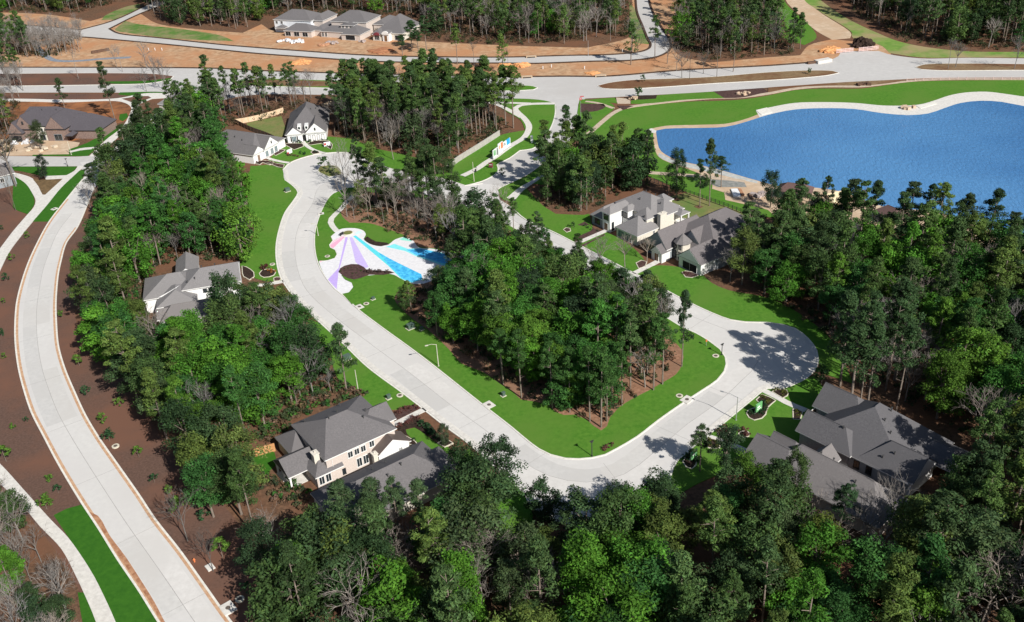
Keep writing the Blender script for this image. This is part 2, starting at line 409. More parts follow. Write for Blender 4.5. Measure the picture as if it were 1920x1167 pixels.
# verge south of the west carriageway + walks
slab('mulch_ground', [(-200, 177), (230, 177), (330, 176), (300, 180), (215, 187), (-200, 187)], .10, MULCH)
slab('lawn', [(225, 174), (300, 173), (320, 176), (300, 178), (240, 180), (222, 178)], .12, GRASSD)
slab('sidewalk', [(-200, 187), (40, 186), (120, 187.5), (220, 185), (270, 176), (330, 176), (318, 184), (285, 186), (262, 196), (255, 222), (235, 245), (210, 268), (175, 293), (168, 293), (200, 262), (228, 240), (243, 215), (246, 203), (235, 194), (215, 190), (120, 192.5), (40, 191), (-200, 192)], .13, WALK)
slab('mulch_ground', [(228, 186), (262, 181), (278, 181), (284, 184), (264, 192), (258, 197), (245, 192)], .145, MULCH)
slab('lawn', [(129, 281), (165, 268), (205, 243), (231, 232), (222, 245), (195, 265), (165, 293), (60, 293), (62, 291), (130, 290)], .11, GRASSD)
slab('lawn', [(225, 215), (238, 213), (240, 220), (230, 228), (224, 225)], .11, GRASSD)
slab('sidewalk', [(130, 284.5), (150, 279), (184, 276), (188, 279), (150, 283), (132, 287)], .135, WALK)
slab('lawn', [(262, 8), (240, 12), (200, 28), (190, 38), (215, 37), (262, 14)], .05, mat('rough grass', (.05, .16, .02), (.11, .20, .035), .35, .95, big=(.24, .22, .10), bigscale=.09))
slab('lawn', [(222, 50), (235, 40), (262, 46), (340, 55), (410, 66), (440, 78), (330, 73), (240, 62), (216, 57)], .05, MATS['rough grass'])

# --- walks at the west junction
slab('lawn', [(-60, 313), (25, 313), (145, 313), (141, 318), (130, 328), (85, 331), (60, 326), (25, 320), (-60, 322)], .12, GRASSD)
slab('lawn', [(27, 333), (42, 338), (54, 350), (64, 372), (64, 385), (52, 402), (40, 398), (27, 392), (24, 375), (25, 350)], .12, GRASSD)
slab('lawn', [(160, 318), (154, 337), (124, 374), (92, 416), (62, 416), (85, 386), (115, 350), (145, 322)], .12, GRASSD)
slab('sidewalk', [(-120, 600), (-60, 545), (0, 467), (25, 434), (50, 405), (63, 390), (67, 378), (60, 362), (48, 345), (30, 333), (5, 322), (-40, 315), (-40, 320), (10, 322), (45, 329), (62, 336), (72, 350), (80, 366), (85, 366), (118, 336), (85, 337), (84, 331), (125, 329.5), (140, 321), (146, 312), (158, 312), (150, 320), (115, 353), (88, 386), (62, 416), (40, 443), (18, 473), (0, 509), (-40, 590), (-100, 640)], .14, WALK)
slab('mulch_ground', [(62, 337), (84, 338), (118, 336), (86, 365), (80, 364), (72, 350)], .15, mat('triangle bed', (.10, .065, .03), (.20, .13, .06), .8, .95))
# south-west walk and lawns
slab('sidewalk', [(-150, 760), (-60, 815), (0, 870), (50, 925), (97, 977), (128, 1009), (165, 1062), (178, 1084), (202, 1133), (217, 1167), (260, 1280), (215, 1290), (180, 1167), (157, 1112), (142, 1080), (115, 1030), (75, 988), (45, 952), (0, 908), (-60, 860), (-170, 790)], .14, WALK)
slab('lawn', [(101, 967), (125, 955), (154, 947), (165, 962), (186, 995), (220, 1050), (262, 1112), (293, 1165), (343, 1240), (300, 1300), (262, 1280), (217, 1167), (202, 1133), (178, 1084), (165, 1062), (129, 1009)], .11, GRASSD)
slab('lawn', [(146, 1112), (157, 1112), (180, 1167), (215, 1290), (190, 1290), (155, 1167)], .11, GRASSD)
slab('clay_wash', [(160, 956), (180, 978), (206, 1018), (228, 1052), (248, 1080), (280, 1128), (300, 1163), (340, 1230), (345, 1225), (312, 1172), (290, 1130), (262, 1085), (236, 1045), (206, 1005), (184, 968)], .081, mat('red silt', (.28, .12, .06), (.50, .28, .16), .8, .95), base=.0)

# --- lawns round the loop
slab('lawn', [(480, 312), (500, 310), (528, 318), (534, 338), (551, 351), (559, 362), (552, 375), (535, 399), (524, 430), (518, 462), (519, 492), (524, 515), (528, 528), (500, 528), (470, 518), (450, 497), (462, 480), (472, 455), (476, 425), (465, 390), (466, 345), (470, 312)], .15, GRASS)
slab('lawn', [(575, 600), (600, 607), (645, 647), (690, 690), (752, 736), (782, 759), (778, 764), (737, 769), (700, 770), (675, 745), (642, 722), (628, 700), (620, 670), (600, 640)], .15, GRASS)
slab('lawn', [(757, 808), (778, 803), (790, 797), (800, 806), (822, 820), (845, 845), (866, 858), (880, 842), (900, 868), (880, 880), (832, 872), (826, 862), (810, 847), (775, 826)], .15, GRASS)
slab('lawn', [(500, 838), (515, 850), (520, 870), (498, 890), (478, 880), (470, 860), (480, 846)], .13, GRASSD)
slab('lawn', [(960, 895), (970, 915), (986, 930), (993, 947), (1000, 980), (980, 1010), (940, 1010), (930, 960), (935, 910)], .15, GRASS)
slab('lawn', [(1256, 893), (1263, 877), (1273, 863), (1286, 853), (1310, 831), (1350, 801), (1417, 745), (1438, 731), (1468, 731), (1511, 712), (1525, 706), (1545, 730), (1545, 770), (1500, 830), (1420, 870), (1350, 890), (1300, 912), (1270, 930), (1252, 925)], .15, GRASS)
slab('lawn', [(1440, 606), (1468, 610), (1490, 617), (1515, 636), (1531, 659), (1534, 676), (1540, 700), (1600, 720), (1560, 640), (1500, 590), (1440, 560), (1365, 545), (1335, 532), (1310, 512), (1260, 500), (1220, 500), (1190, 512), (1215, 527), (1290, 567), (1335, 588), (1370, 601), (1397, 605)], .15, GRASS)
slab('lawn', [(960, 392), (985, 413), (1042, 439), (1077, 456), (1120, 477), (1165, 502), (1205, 519), (1214, 505), (1200, 478), (1165, 450), (1135, 436), (1112, 430), (1105, 402), (1095, 404), (1042, 402), (1020, 388), (1005, 374), (985, 352), (1000, 345), (1025, 348), (1040, 340), (1070, 320), (1030, 318), (985, 345), (960, 375)], .15, GRASS)
slab('lawn', [(934, 357), (987, 331), (1009, 316), (1030, 303), (1045, 312), (1013, 340), (985, 352), (960, 380), (945, 376), (936, 366)], .14, GRASS)
slab('sidewalk', [(950, 372), (975, 352), (1000, 338), (1030, 318), (1040, 308), (1046, 312), (1030, 326), (1003, 343), (983, 357), (964, 378)], .18, WALK)
slab('lawn', [(603, 288), (577, 292), (544, 304), (531, 318), (500, 306), (520, 285), (545, 272), (617, 257), (660, 262), (700, 278), (745, 288), (800, 303), (835, 322), (872, 348), (835, 336), (790, 327), (735, 317), (697, 302), (650, 286)], .15, GRASS)
slab('lawn', [(462, 232), (505, 222), (528, 218), (534, 252), (520, 262), (500, 250), (470, 242)], .12, DRYG)
# entrance lawn between wall and street
slab('lawn', [(872, 349), (835, 330), (848, 312), (860, 303), (937, 255), (985, 245), (975, 225), (955, 213), (930, 198), (905, 190), (940, 186), (1000, 187), (1028, 191), (1041, 197), (1041, 213), (1037, 230), (1029, 247), (1019, 261), (1009, 273), (997, 280), (975, 283), (956, 297), (932, 310), (934, 316), (934, 322), (927, 329), (903, 341)], .15, GRASS)
ribbon('kerb', [(872, 349), (903, 341), (927, 329), (934, 322), (934, 316), (932, 310), (956, 297), (975, 283), (997, 280), (1009, 273), (1019, 261), (1029, 247), (1037, 230), (1041, 213), (1041, 197)], .3, .18, KERB)
ribbon('kerb', [(1083, 215), (1062, 273), (1042, 287), (1009, 314), (987, 329), (934, 355)], .3, .18, KERB)
ribbon('sidewalk', [(867, 331), (894, 318), (911, 306), (929, 295), (945, 283), (963, 271), (980, 261), (989, 250), (992, 238), (987, 228), (980, 220), (971, 212), (966, 204), (974, 199), (995, 196), (1040, 195)], 2.3, .19, WALK, base=.1)
ribbon('sidewalk', [(880, 188), (912, 192), (935, 198), (957, 209), (978, 221)], 2.0, .185, WALK, base=.1)
ribbon('sidewalk', [(860, 190), (912, 192.5), (995, 195)], 1.8, .18, WALK, base=.1)

# --- lake, shore and park
park = [(1117, 238), (1140, 222), (1160, 209), (1190, 202), (1285, 192), (1385, 188), (1440, 180), (1490, 170), (1540, 167), (1615, 167), (1665, 160), (1715, 154), (1920, 151), (2300, 150), (2500, 260), (2500, 560), (1920, 480), (1780, 445), (1640, 435), (1540, 420), (1440, 408), (1400, 402), (1330, 378), (1260, 350), (1222, 334), (1175, 322), (1130, 300), (1080, 262), (1100, 250)]
slab('park_lawn', park, .12, GRASS, step=4)
lake = [(1230, 246), (1247, 242.5), (1310, 241), (1360, 239), (1397, 230), (1440, 216.5), (1490, 206.5), (1540, 204), (1602, 205.5), (1652, 213), (1702, 217), (1740, 214), (1770, 204), (1802, 194), (1840, 190), (1877, 192), (1920, 200), (2080, 215), (2350, 260), (2380, 470), (2150, 500), (1920, 455), (1837, 424), (1750, 398), (1655, 388), (1580, 361), (1515, 352), (1470, 352), (1417, 339), (1340, 317), (1270, 301), (1240, 285), (1232, 262)]
slab('sand_bank', [(1222, 242), (1247, 237), (1310, 235), (1360, 233), (1395, 225), (1425, 214), (1440, 218), (1435, 230), (1400, 246), (1330, 252), (1262, 256), (1240, 262)], .135, SAND)
slab('shore_walk', [(1417, 208), (1440, 203), (1490, 194), (1540, 192.5), (1602, 194), (1660, 199), (1720, 197.5), (1750, 190), (1780, 180), (1810, 174.5), (1850, 173), (1885, 177), (1920, 182), (2080, 197), (2400, 245), (2400, 275), (1800, 240), (1500, 230), (1425, 222)], .145, WALK)
slab('sand_bank', [(1225, 243), (1246, 260), (1250, 283), (1275, 297), (1345, 313), (1420, 334), (1470, 346), (1520, 346), (1600, 360), (1680, 382), (1760, 390), (1850, 412), (2300, 500), (2300, 560), (1920, 482), (1790, 448), (1700, 436), (1580, 430), (1500, 418), (1455, 408), (1440, 395), (1400, 385), (1360, 376), (1358, 362), (1335, 355), (1334, 339), (1300, 322), (1260, 308), (1236, 296), (1226, 270)], .155, SAND)
slab('shore_walk', [(1236, 288), (1270, 303), (1340, 318), (1420, 341), (1420, 345), (1396, 340), (1330, 324), (1262, 308), (1234, 293)], .165, mat('shore stone', (.35, .38, .38), (.52, .52, .48), 1, .9))
slab('lake', lake, .17, WATER, base=.0, step=3)
slab('spillway', [(1212, 245), (1222, 242), (1231, 247), (1228, 251), (1214, 249)], .26, WALK)
slab('shore_pad', [(1417, 208), (1438, 203), (1448, 212), (1428, 217)], .26, KERB, sm=False)
slab('shore_pad', [(1718, 200), (1752, 193), (1757, 196), (1726, 205)], .26, KERB, sm=False)
# park path
ribbon('path', [(1098, 257), (1117, 240), (1132, 227), (1150, 213), (1172, 203), (1210, 197), (1285, 188.5), (1335, 184.5), (1385, 183), (1440, 176), (1490, 167), (1540, 163), (1615, 162.5), (1665, 157), (1715, 151.5), (1780, 149), (1920, 149), (2200, 150)], 2.0, .16, TANPATH)
ribbon('path', [(1150, 204), (1120, 194), (1098, 191)], 1.6, .165, TANPATH)
slab('lawn', [(1098, 190), (1118, 186.5), (1155, 184), (1157, 194), (1130, 192)], .17, GRASS)
slab('mulch_bed', [(1153, 184), (1175, 186), (1182, 190), (1182, 195), (1158, 195)], .175, TANPATH)
slab('mulch_bed', [(1170, 184), (1200, 180), (1232, 179.5), (1230, 186), (1200, 188), (1178, 188)], .185, BEDM)
slab('lawn', [(1183, 190), (1232, 180), (1338, 173), (1360, 178), (1358, 185), (1285, 188), (1215, 195), (1183, 195)], .17, GRASS)
slab('mulch_bed', [(1337, 172.5), (1430, 166), (1440, 173), (1390, 184), (1358, 185)], .18, BEDP)
slab('verge', [(1440, 165), (1572, 156), (1652, 152), (1745, 148), (1700, 152), (1640, 160), (1540, 162), (1490, 165), (1440, 174)], .165, MEDIAN)
slab('lawn', [(1087, 187), (1135, 191), (1152, 201), (1130, 222), (1112, 240), (1098, 254), (1080, 262), (1082, 215)], .15, GRASS)
slab('mulch_bed', [(1088, 195), (1132, 196), (1136, 201), (1120, 209), (1088, 212)], .165, BEDP)
slab('mulch_bed', [(1157, 199), (1188, 200), (1167, 207)], .175, BEDP)
ribbon('path', [(1175, 321), (1220, 325), (1280, 329), (1340, 334), (1397, 341)], 2.2, .19, TANPATH)
slab('gravel_pad', [(1332, 337), (1395, 342), (1400, 352), (1345, 352), (1332, 346)], .18, mat('gravel', (.18, .19, .18), (.30, .30, .28), 1.0, .95))
# back garden of the lake-side houses
slab('back_lawn', [(1245, 372), (1290, 362), (1400, 402), (1380, 412), (1320, 440), (1290, 440)], .16, DRYG)
# wood floor of the island
slab('wood_floor', [(1245, 605), (1262, 640), (1280, 660), (1279, 684), (1267, 704), (1242, 719), (1222, 731), (1192, 746), (1160, 766), (1144, 784), (1138, 801), (1127, 809), (1114, 801), (1100, 789), (1080, 779), (1057, 780), (1042, 774), (1027, 761), (1005, 755), (977, 751), (960, 734), (942, 724), (905, 699), (867, 684), (842, 657), (805, 622), (765, 592), (740, 560), (762, 537), (800, 528), (880, 500), (870, 478), (830, 468), (787, 464), (755, 441), (730, 432), (692, 420), (655, 419), (642, 407), (640, 390), (665, 372), (690, 362), (740, 366), (800, 376), (850, 392), (905, 412), (950, 432), (1050, 488), (1150, 550)], .222, LITTER2)
# sand trail and rough grass north of the lake
slab('lawn', [(1440, -80), (1480, -80), (1470, 0), (1520, 50), (1530, 72), (1508, 85), (1470, 72), (1440, 40)], .05, GRASS)
slab('sand_trail', [(1470, -90), (1500, -90), (1512, 0), (1540, 25), (1595, 62), (1594, 72), (1560, 75), (1530, 58), (1492, 22), (1473, 0)], .06, SAND)
slab('lawn', [(1512, -20), (1580, 30), (1640, 60), (1700, 82), (1800, 96), (1925, 98), (2200, 100), (2200, 109), (1810, 108), (1727, 108), (1668, 100), (1650, 85), (1600, 72), (1596, 60), (1540, 24), (1508, 0)], .055, mat('rough meadow', (.10, .22, .03), (.19, .30, .06), .25, .95, big=(.32, .26, .13), bigscale=.05))
slab('lawn', [(1180, 5), (1196, 25), (1208, 50), (1220, 83), (1195, 82), (1183, 60)], .05, MATS['rough grass'])
# plaza
plaza = [(573, 612), (569, 636), (578, 650)]
def Z2(pts): return [(480 + x / 4, 292 + y / 4) for x, y in pts]
plaza = Z2([(590, 590), (565, 612), (578, 642), (552, 675), (560, 695), (595, 712), (610, 745), (592, 775), (540, 792), (472, 800), (490, 850), (540, 940), (600, 1010), (645, 1042), (700, 1030), (730, 992), (718, 960), (670, 938), (640, 900), (820, 905), (1010, 893), (1090, 930), (1170, 965), (1260, 965), (1420, 900), (1620, 850), (1660, 800), (1560, 755), (1460, 735), (1330, 705), (1225, 695), (1170, 635), (1110, 614), (1045, 634), (990, 675), (940, 686), (875, 676), (832, 655), (808, 630), (824, 600), (805, 568), (740, 550), (650, 553), (610, 566)])
pz = slab('painted_plaza', plaza, .235, mat('white plaza paint', (.66, .66, .68), (.78, .78, .79), 1.5, .8), step=1.0)
ribbon('kerb', Z2([(472, 800), (540, 792), (592, 775), (610, 745), (595, 712), (560, 695), (552, 675), (578, 642), (565, 612), (590, 590)]), .22, .25, KERB)
def stripe(pts, c, i): slab('painted_stripe_and_shade', Z2(pts), .240 + .0006 * i, mat('stripe and shade paint %d' % i, c, tuple(min(1, v * (1.9 if i in (3, 5) else 1.15) + (.08 if i in (3, 5) else 0)) for v in c), .9 if i in (3, 5) else 2, .8, detail=12), base=.2, sm=False, kind='structure')  # the two blue ones carry tree shade in their colour, mottled like leaf shade
stripe([(672, 618), (690, 620), (618, 890), (606, 1008), (540, 935), (620, 850)], (.47, .36, .72), 0)
stripe([(703, 620), (722, 618), (845, 840), (825, 850), (770, 825), (748, 806)], (.52, .43, .74), 1)
stripe([(730, 612), (748, 604), (920, 730), (1040, 800), (1240, 895), (1250, 935), (1170, 960), (1090, 930), (990, 830), (900, 755)], (.10, .62, .70), 2)
stripe([(920, 735), (1045, 800), (1238, 895), (1250, 932), (1170, 955), (1100, 925), (1000, 830)], (.02, .30, .62), 3)  # far end of the teal stripe, shade painted in as blue
stripe([(975, 690), (1040, 668), (1140, 706), (1230, 700), (1440, 745), (1600, 790), (1560, 830), (1400, 830), (1200, 760), (1120, 722)], (.20, .70, .74), 4)
stripe([(1130, 712), (1235, 706), (1440, 750), (1600, 792), (1560, 825), (1400, 815), (1200, 750)], (.02, .27, .58), 5)  # right part of the cyan stripe, its shade put into the blue
stripe([(1075, 632), (1110, 618), (1160, 640), (1170, 650), (1090, 640)], (.26, .68, .56), 6)
stripe([(655, 612), (668, 616), (580, 700), (560, 692), (556, 676)], (.80, .38, .52), 7)
stripe([(650, 606), (655, 610), (558, 670), (580, 645)], (.80, .50, .58), 8)
stripe([(478, 795), (508, 794), (482, 806)], (.80, .38, .52), 9)
stripe([(740, 590), (770, 570), (800, 580), (760, 596)], (.55, .78, .74), 10)
ribbon('sidewalk', Z2([(735, 300), (712, 325), (682, 350), (662, 375), (640, 405), (600, 440), (568, 475), (560, 505), (575, 535), (610, 575)]), 1.7, .245, WALK, base=.1)
slab('mulch_bed', Z2([(620, 880), (632, 852), (665, 832), (715, 820), (770, 822), (810, 842), (830, 862), (900, 868), (1005, 872), (1040, 885), (960, 900), (850, 900), (780, 925), (735, 935), (690, 925), (650, 905)]), .27, BEDP)
slab('lawn', Z2([(640, 905), (690, 935), (735, 942), (800, 920), (960, 905), (1100, 940), (1180, 980), (1150, 1010), (900, 1060), (720, 1120), (655, 1050), (700, 1030), (730, 992), (718, 960), (680, 940)]), .262, GRASS)
slab('mulch_bed', Z2([(808, 632), (835, 612), (900, 650), (985, 660), (1000, 672), (940, 686), (875, 676), (832, 655)]), .27, BEDM)
# roundabout bed at the head of the loop
bed([(596, 322), (600, 313), (615, 311), (630, 312), (641, 322), (640, 329), (617, 333)], DRYG, .2, 'planted_island')
# ================================================================== HOUSES
def roofmat(name, a, b):
    m = mat(name, a, b, 3.5, .92, .15, bump=.5, bscale=12, detail=12, lo=.3, hi=.7, big=tuple((x + y) / 2.1 for x, y in zip(a, b)), bigscale=.2)
    return m
ROOF = roofmat('grey shingles', (.115, .110, .112), (.185, .175, .178))
ROOFB = roofmat('weathered shingles', (.145, .135, .134), (.232, .217, .214))
ROOFL = roofmat('light shingles', (.175, .168, .168), (.26, .25, .25))
ROOFD = roofmat('dark shingles', (.065, .06, .07), (.12, .11, .122))
METALR = mat('brown metal roof', (.10, .075, .065), (.13, .10, .09), .4, .45, .5)
BEIGE = mat('beige brick', (.50, .43, .38), (.62, .55, .50), 5, .9, bump=.3, bscale=14, detail=10)
CREAM = mat('cream brick', (.58, .54, .46), (.70, .66, .58), 5, .9, bump=.3, bscale=14)
WHITE = mat('white painted brick', (.72, .72, .71), (.82, .82, .81), 4, .8, bump=.3, bscale=14)
BROWNB = mat('brown brick', (.17, .115, .10), (.30, .22, .19), 3, .9, bump=.4, bscale=14, detail=12)
GREYW = mat('grey siding', (.22, .25, .27), (.30, .33, .35), 2, .8)
WRAP = mat('house wrap', (.66, .70, .74), (.80, .82, .84), .7, .6)
GLASS = mat('window glass', (.015, .02, .025), (.03, .04, .045), 1, .08, .8)
TRIMW = mat('white trim', (.72, .72, .70), (.80, .80, .78), 3, .6)
TRIMD = mat('dark trim', (.02, .02, .022), (.04, .04, .042), 3, .6)
TRIMB = mat('bronze trim', (.05, .04, .035), (.07, .055, .05), 3, .5)
DOORM = mat('stained timber door', (.16, .08, .04), (.22, .12, .06), 3, .5)
DARKO = mat('dark opening', (.012, .012, .014), (.02, .02, .022), 1, .9)
TIMBER = mat('new timber', (.50, .33, .17), (.66, .46, .26), 3, .85, bump=.3, bscale=10)
METAL = mat('galvanised metal', (.45, .46, .46), (.55, .56, .56), 4, .4, .5, metal=.6)
VENTM = mat('vent paint', (.05, .05, .05), (.08, .08, .08), 3, .5)

class House:
    def __init__(s, label, px, ang, wall, roof, trim=TRIMW, name='house', cat='house', shift=(0, 0)):
        o = P(*px); s.rz = math.radians(ang)
        s.root = tag(empty(name, (o.x, o.y, 0), s.rz), label, cat)
        s.w = MB(); s.r = MB(); s.t = MB(); s.wall = wall; s.roof = roof; s.trim = trim; s.n = 0; s.parts = []
    def block(s, x0, x1, y0, y1, ze, zr, ax='x', a=None, b=None, c=None, oh=.4, mi=0, rmi=0, base=0.0, wall=True):
        """box of walls under a roof; eaves are the rectangle, ridge along ax, hip lengths a and b (0 = gable)"""
        s.n += 1; e = .004 * s.n
        ze += e; x0 -= e; x1 += e; y0 -= e; y1 += e
        if ax == 'x':
            hw = (y1 - y0) / 2; cc = (y0 + y1) / 2 if c is None else c
            a = hw if a is None else a; b = hw if b is None else b
            r0, r1 = (x0 + a, cc), (x1 - b, cc)
            if r0[0] > r1[0]: m_ = (r0[0] + r1[0]) / 2; r0, r1 = (m_ - .01, cc), (m_ + .01, cc)
            cs = [(x0, y0), (x1, y0), (x1, y1), (x0, y1)]
        else:
            hw = (x1 - x0) / 2; cc = (x0 + x1) / 2 if c is None else c
            a = hw if a is None else a; b = hw if b is None else b
            r0, r1 = (cc, y0 + a), (cc, y1 - b)
            if r0[1] > r1[1]: m_ = (r0[1] + r1[1]) / 2; r0, r1 = (cc, m_ - .01), (cc, m_ + .01)
            cs = [(x1, y0), (x1, y1), (x0, y1), (x0, y0)]
        th = .2
        vs = [(p[0], p[1], ze - th) for p in cs] + [(p[0], p[1], ze) for p in cs] + [(r0[0], r0[1], zr), (r1[0], r1[1], zr)]
        fs = [(3, 2, 1, 0), (0, 1, 5, 4), (1, 2, 6, 5), (2, 3, 7, 6), (3, 0, 4, 7)]
        s.r.add(vs, fs, 1)
        s.r.add(vs, [(4, 5, 9, 8), (6, 7, 8, 9)], rmi)
        s.r.add(vs, [(7, 4, 8)], rmi); s.r.add(vs, [(5, 6, 9)], rmi)
        # ridge cap
        s.r.tube([(r0[0], r0[1], zr), (r1[0], r1[1], zr)], [.09, .09], 5, rmi)
        if not wall: return
        wx0, wx1, wy0, wy1 = x0 + oh, x1 - oh, y0 + oh, y1 - oh
        s.w.box(((wx0 + wx1) / 2, (wy0 + wy1) / 2, (base + ze - th) / 2), (wx1 - wx0, wy1 - wy0, ze - th - base), 0, mi)
        # gable faces stand just proud of the roof solid, framed by its rake
        def gable(p, q, r, nrm):
            v = [Vector(p), Vector(q), Vector(r)]; cen = sum(v, Vector()) / 3; out = Vector(nrm)
            big_ = [w_ + (cen - w_) * .10 + out * .03 for w_ in v]; bk = [w_ - out * .06 for w_ in big_]
            s.w.add(big_ + bk, [(0, 1, 2), (0, 3, 4, 1), (1, 4, 5, 2), (2, 5, 3, 0)], mi)
        if a < .01:
            A, B = vs[7], vs[4]; n_ = (-1, 0, 0) if ax == 'x' else (0, -1, 0); gable(A, B, vs[8], n_)
        if b < .01:
            A, B = vs[5], vs[6]; n_ = (1, 0, 0) if ax == 'x' else (0, 1, 0); gable(A, B, vs[9], n_)
    def _face(s, side):
        return {'+x': (Vector((1, 0, 0)), Vector((0, 1, 0))), '-x': (Vector((-1, 0, 0)), Vector((0, -1, 0))),
                '+y': (Vector((0, 1, 0)), Vector((-1, 0, 0))), '-y': (Vector((0, -1, 0)), Vector((1, 0, 0)))}[side]
    def win(s, side, c, u, z, w=1.0, h=1.5, nm='window', frame=None, glass=None, bars=1, shut=None, lab=None):
        n, t = s._face(side)
        ctr = Vector((c if 'x' in side else u, u if 'x' in side else c, z))
        up = Vector((0, 0, 1)); M = Matrix((t, n, up)).transposed()
        f = MB(); fw = .10
        def bx(mb, lx, lz, dx, dz, dy, off): mb.box((lx, off, lz), (dx, dy, dz)); 
        bx(f, 0, h / 2 + fw / 2, w + 2 * fw, fw, .14, .03); bx(f, 0, -h / 2 - fw / 2, w + 2 * fw + .1, fw, .2, .05)
        bx(f, -w / 2 - fw / 2, 0, fw, h, .14, .03); bx(f, w / 2 + fw / 2, 0, fw, h, .14, .03)
        for k in range(bars): bx(f, -w / 2 + w * (k + 1) / (bars + 1), 0, .06, h, .10, .03)
        for b_ in [f]:
            b_.v = [M @ v + ctr for v in b_.v]
        fo = f.build(nm, frame or s.trim, s.root)
        g = MB(); g.box((0, 0, 0), (w, .06, h)); g.v = [M @ v + ctr + n * .03 for v in g.v]
        g.build('pane' if nm == 'window' else 'panel', glass or GLASS, fo)
        if shut:
            for sg in (-1, 1):
                q = MB(); q.box((sg * (w / 2 + .38), .03, 0), (.42, .08, h)); q.v = [M @ v + ctr for v in q.v]
                q.build('shutter', shut, s.root)
    def tri(s, nm, side, c, pts, m_, thick=.12):
        n, t = s._face(side); mb = MB(); k = len(pts)
        base = [(n * (c if side in ('+x', '+y') else -c)) + t * p[0] + Vector((0, 0, p[1])) for p in pts]
        f_ = [b + n * thick for b in base]
        mb.add(f_ + base, [tuple(range(k))] + [(i, k + i, k + (i + 1) % k, (i + 1) % k) for i in range(k)])
        return mb.build(nm, m_, s.root)
    def vent(s, pts, zf):
        for x, y in pts:
            z = s.height(x, y); mb = MB(); mb.tube([(x, y, z - .2), (x, y, z + .55)], [.11, .11], 7); mb.disc((x, y, z + .5), .2, .12, 9)
            mb.build('roof_vent', VENTM, s.root)
    def height(s, x, y):
        z = 0
        V = s.r.v
        for f, m in zip(s.r.f, s.r.m):
            if m == 1: continue
            for k in range(1, len(f) - 1):
                a, b, c = V[f[0]], V[f[k]], V[f[k + 1]]
                d = (b.y - c.y) * (a.x - c.x) + (c.x - b.x) * (a.y - c.y)
                if abs(d) < 1e-6: continue
                l1 = ((b.y - c.y) * (x - c.x) + (c.x - b.x) * (y - c.y)) / d; l2 = ((c.y - a.y) * (x - c.x) + (a.x - c.x) * (y - c.y)) / d
                if l1 >= -.001 and l2 >= -.001 and l1 + l2 <= 1.001: z = max(z, l1 * a.z + l2 * b.z + (1 - l1 - l2) * c.z)
        return z
    def chimney(s, x, y, w, d, zb, zt, m_):
        mb = MB(); mb.box((x, y, (zb + zt) / 2), (w, d, zt - zb)); mb.box((x, y, zt + .08), (w + .25, d + .25, .16))
        mb.tube([(x, y, zt + .15), (x, y, zt + .5)], [.16, .16], 8)
        mb.build('chimney', m_, s.root)
    def done(s, mats_w=None, mats_r=None):
        s.w.build('wall', None, s.root, mats=mats_w or [s.wall, s.wall])
        s.r.build('roof', None, s.root, mats=[s.roof, s.trim] + (mats_r or []))

# ---- F: large beige brick house, centre left foreground
h = House('large two storey beige brick house with white gabled wing, beside red bushes', (610, 895), 34.5, BEIGE, ROOF)
h.block(-.5, 15.2, -2.6, 12.3, 5.8, 9.2, 'x', 4.6, 6.5)
h.block(9, 16.8, .4, 7.2, 5.7, 8.0, 'x', 4, 0)
h.block(-6.9, .8, .6, 7.6, 3.0, 5.2, 'x', 0, 0, wall=False)
h.block(-3.0, 3.0, -2.9, 3.1, 3.1, 5.2, 'x', 2.5, 0)
h.block(-3.6, 3.0, 6.6, 14.3, 3.05, 5.6, 'x', 3.4, 0)
h.block(9.4, 16.9, -4.6, -.6, 3.1, 5.4, 'y', 0, 0, mi=1, rmi=2, c=13.0)
h.win('-y', -2.2, 4.9, 4.4, .95, 1.3); h.win('-y', -2.2, 6.3, 4.4, .95, 1.3); h.win('-y', -2.2, 7.7, 4.4, .95, 1.3)
h.win('-y', -2.2, 9.6, 4.6, .95, 1.3)
h.win('-y', -2.2, 6.5, 1.7, 1.0, 1.9); h.win('-y', -2.2, 7.9, 1.7, 1.0, 1.9)
h.win('-y', -2.5, -1.7, 1.7, 1.0, 1.7); h.win('-y', -2.5, -.3, 1.7, 1.0, 1.7)
h.win('-y', -2.2, 3.0, 1.2, .8, 1.2, frame=TRIMD); h.win('-y', -4.2, 14.6, 1.6, .7, 1.5, frame=TRIMW, glass=METAL)
h.win('+x', 16.4, 3.8, 4.4, 1.4, 1.4); h.win('-x', -.1, 10.4, 4.5, 1.2, 1.3)
h.win('+x', 16.5, -2.6, 1.2, 1.1, 2.2, nm='door', glass=DOORM)
for x, y in ((-6.5, 7.2), (-6.5, 1.0), (-6.5, 4.1)):
    mb = MB(); mb.box((x, y, 1.4), (.35, .35, 2.8)); mb.build('porch_post', TRIMW, h.root)
mb = MB(); mb.box((-4, 4.1, .08), (6, 6, .16)); mb.build('patio', WALK, h.root)
h.chimney(-1.1, .2, 1.1, 1.3, 2.5, 6.3, CREAM)
h.chimney(9.0, -4.1, .9, 1.0, 0, 3.6, CREAM)
h.vent([(7.2, 6.5), (4.6, 4.6), (1.5, 9.6), (9.6, 10.5), (10.6, 2.0), (12.2, 4.2)], 0)
mb = MB(); mb.tube([(1.05, -2.28, 5.6), (1.05, -2.28, .1)], [.06, .06], 6); mb.build('downpipe', TRIMW, h.root)
h.done([BEIGE, WHITE], [METALR])

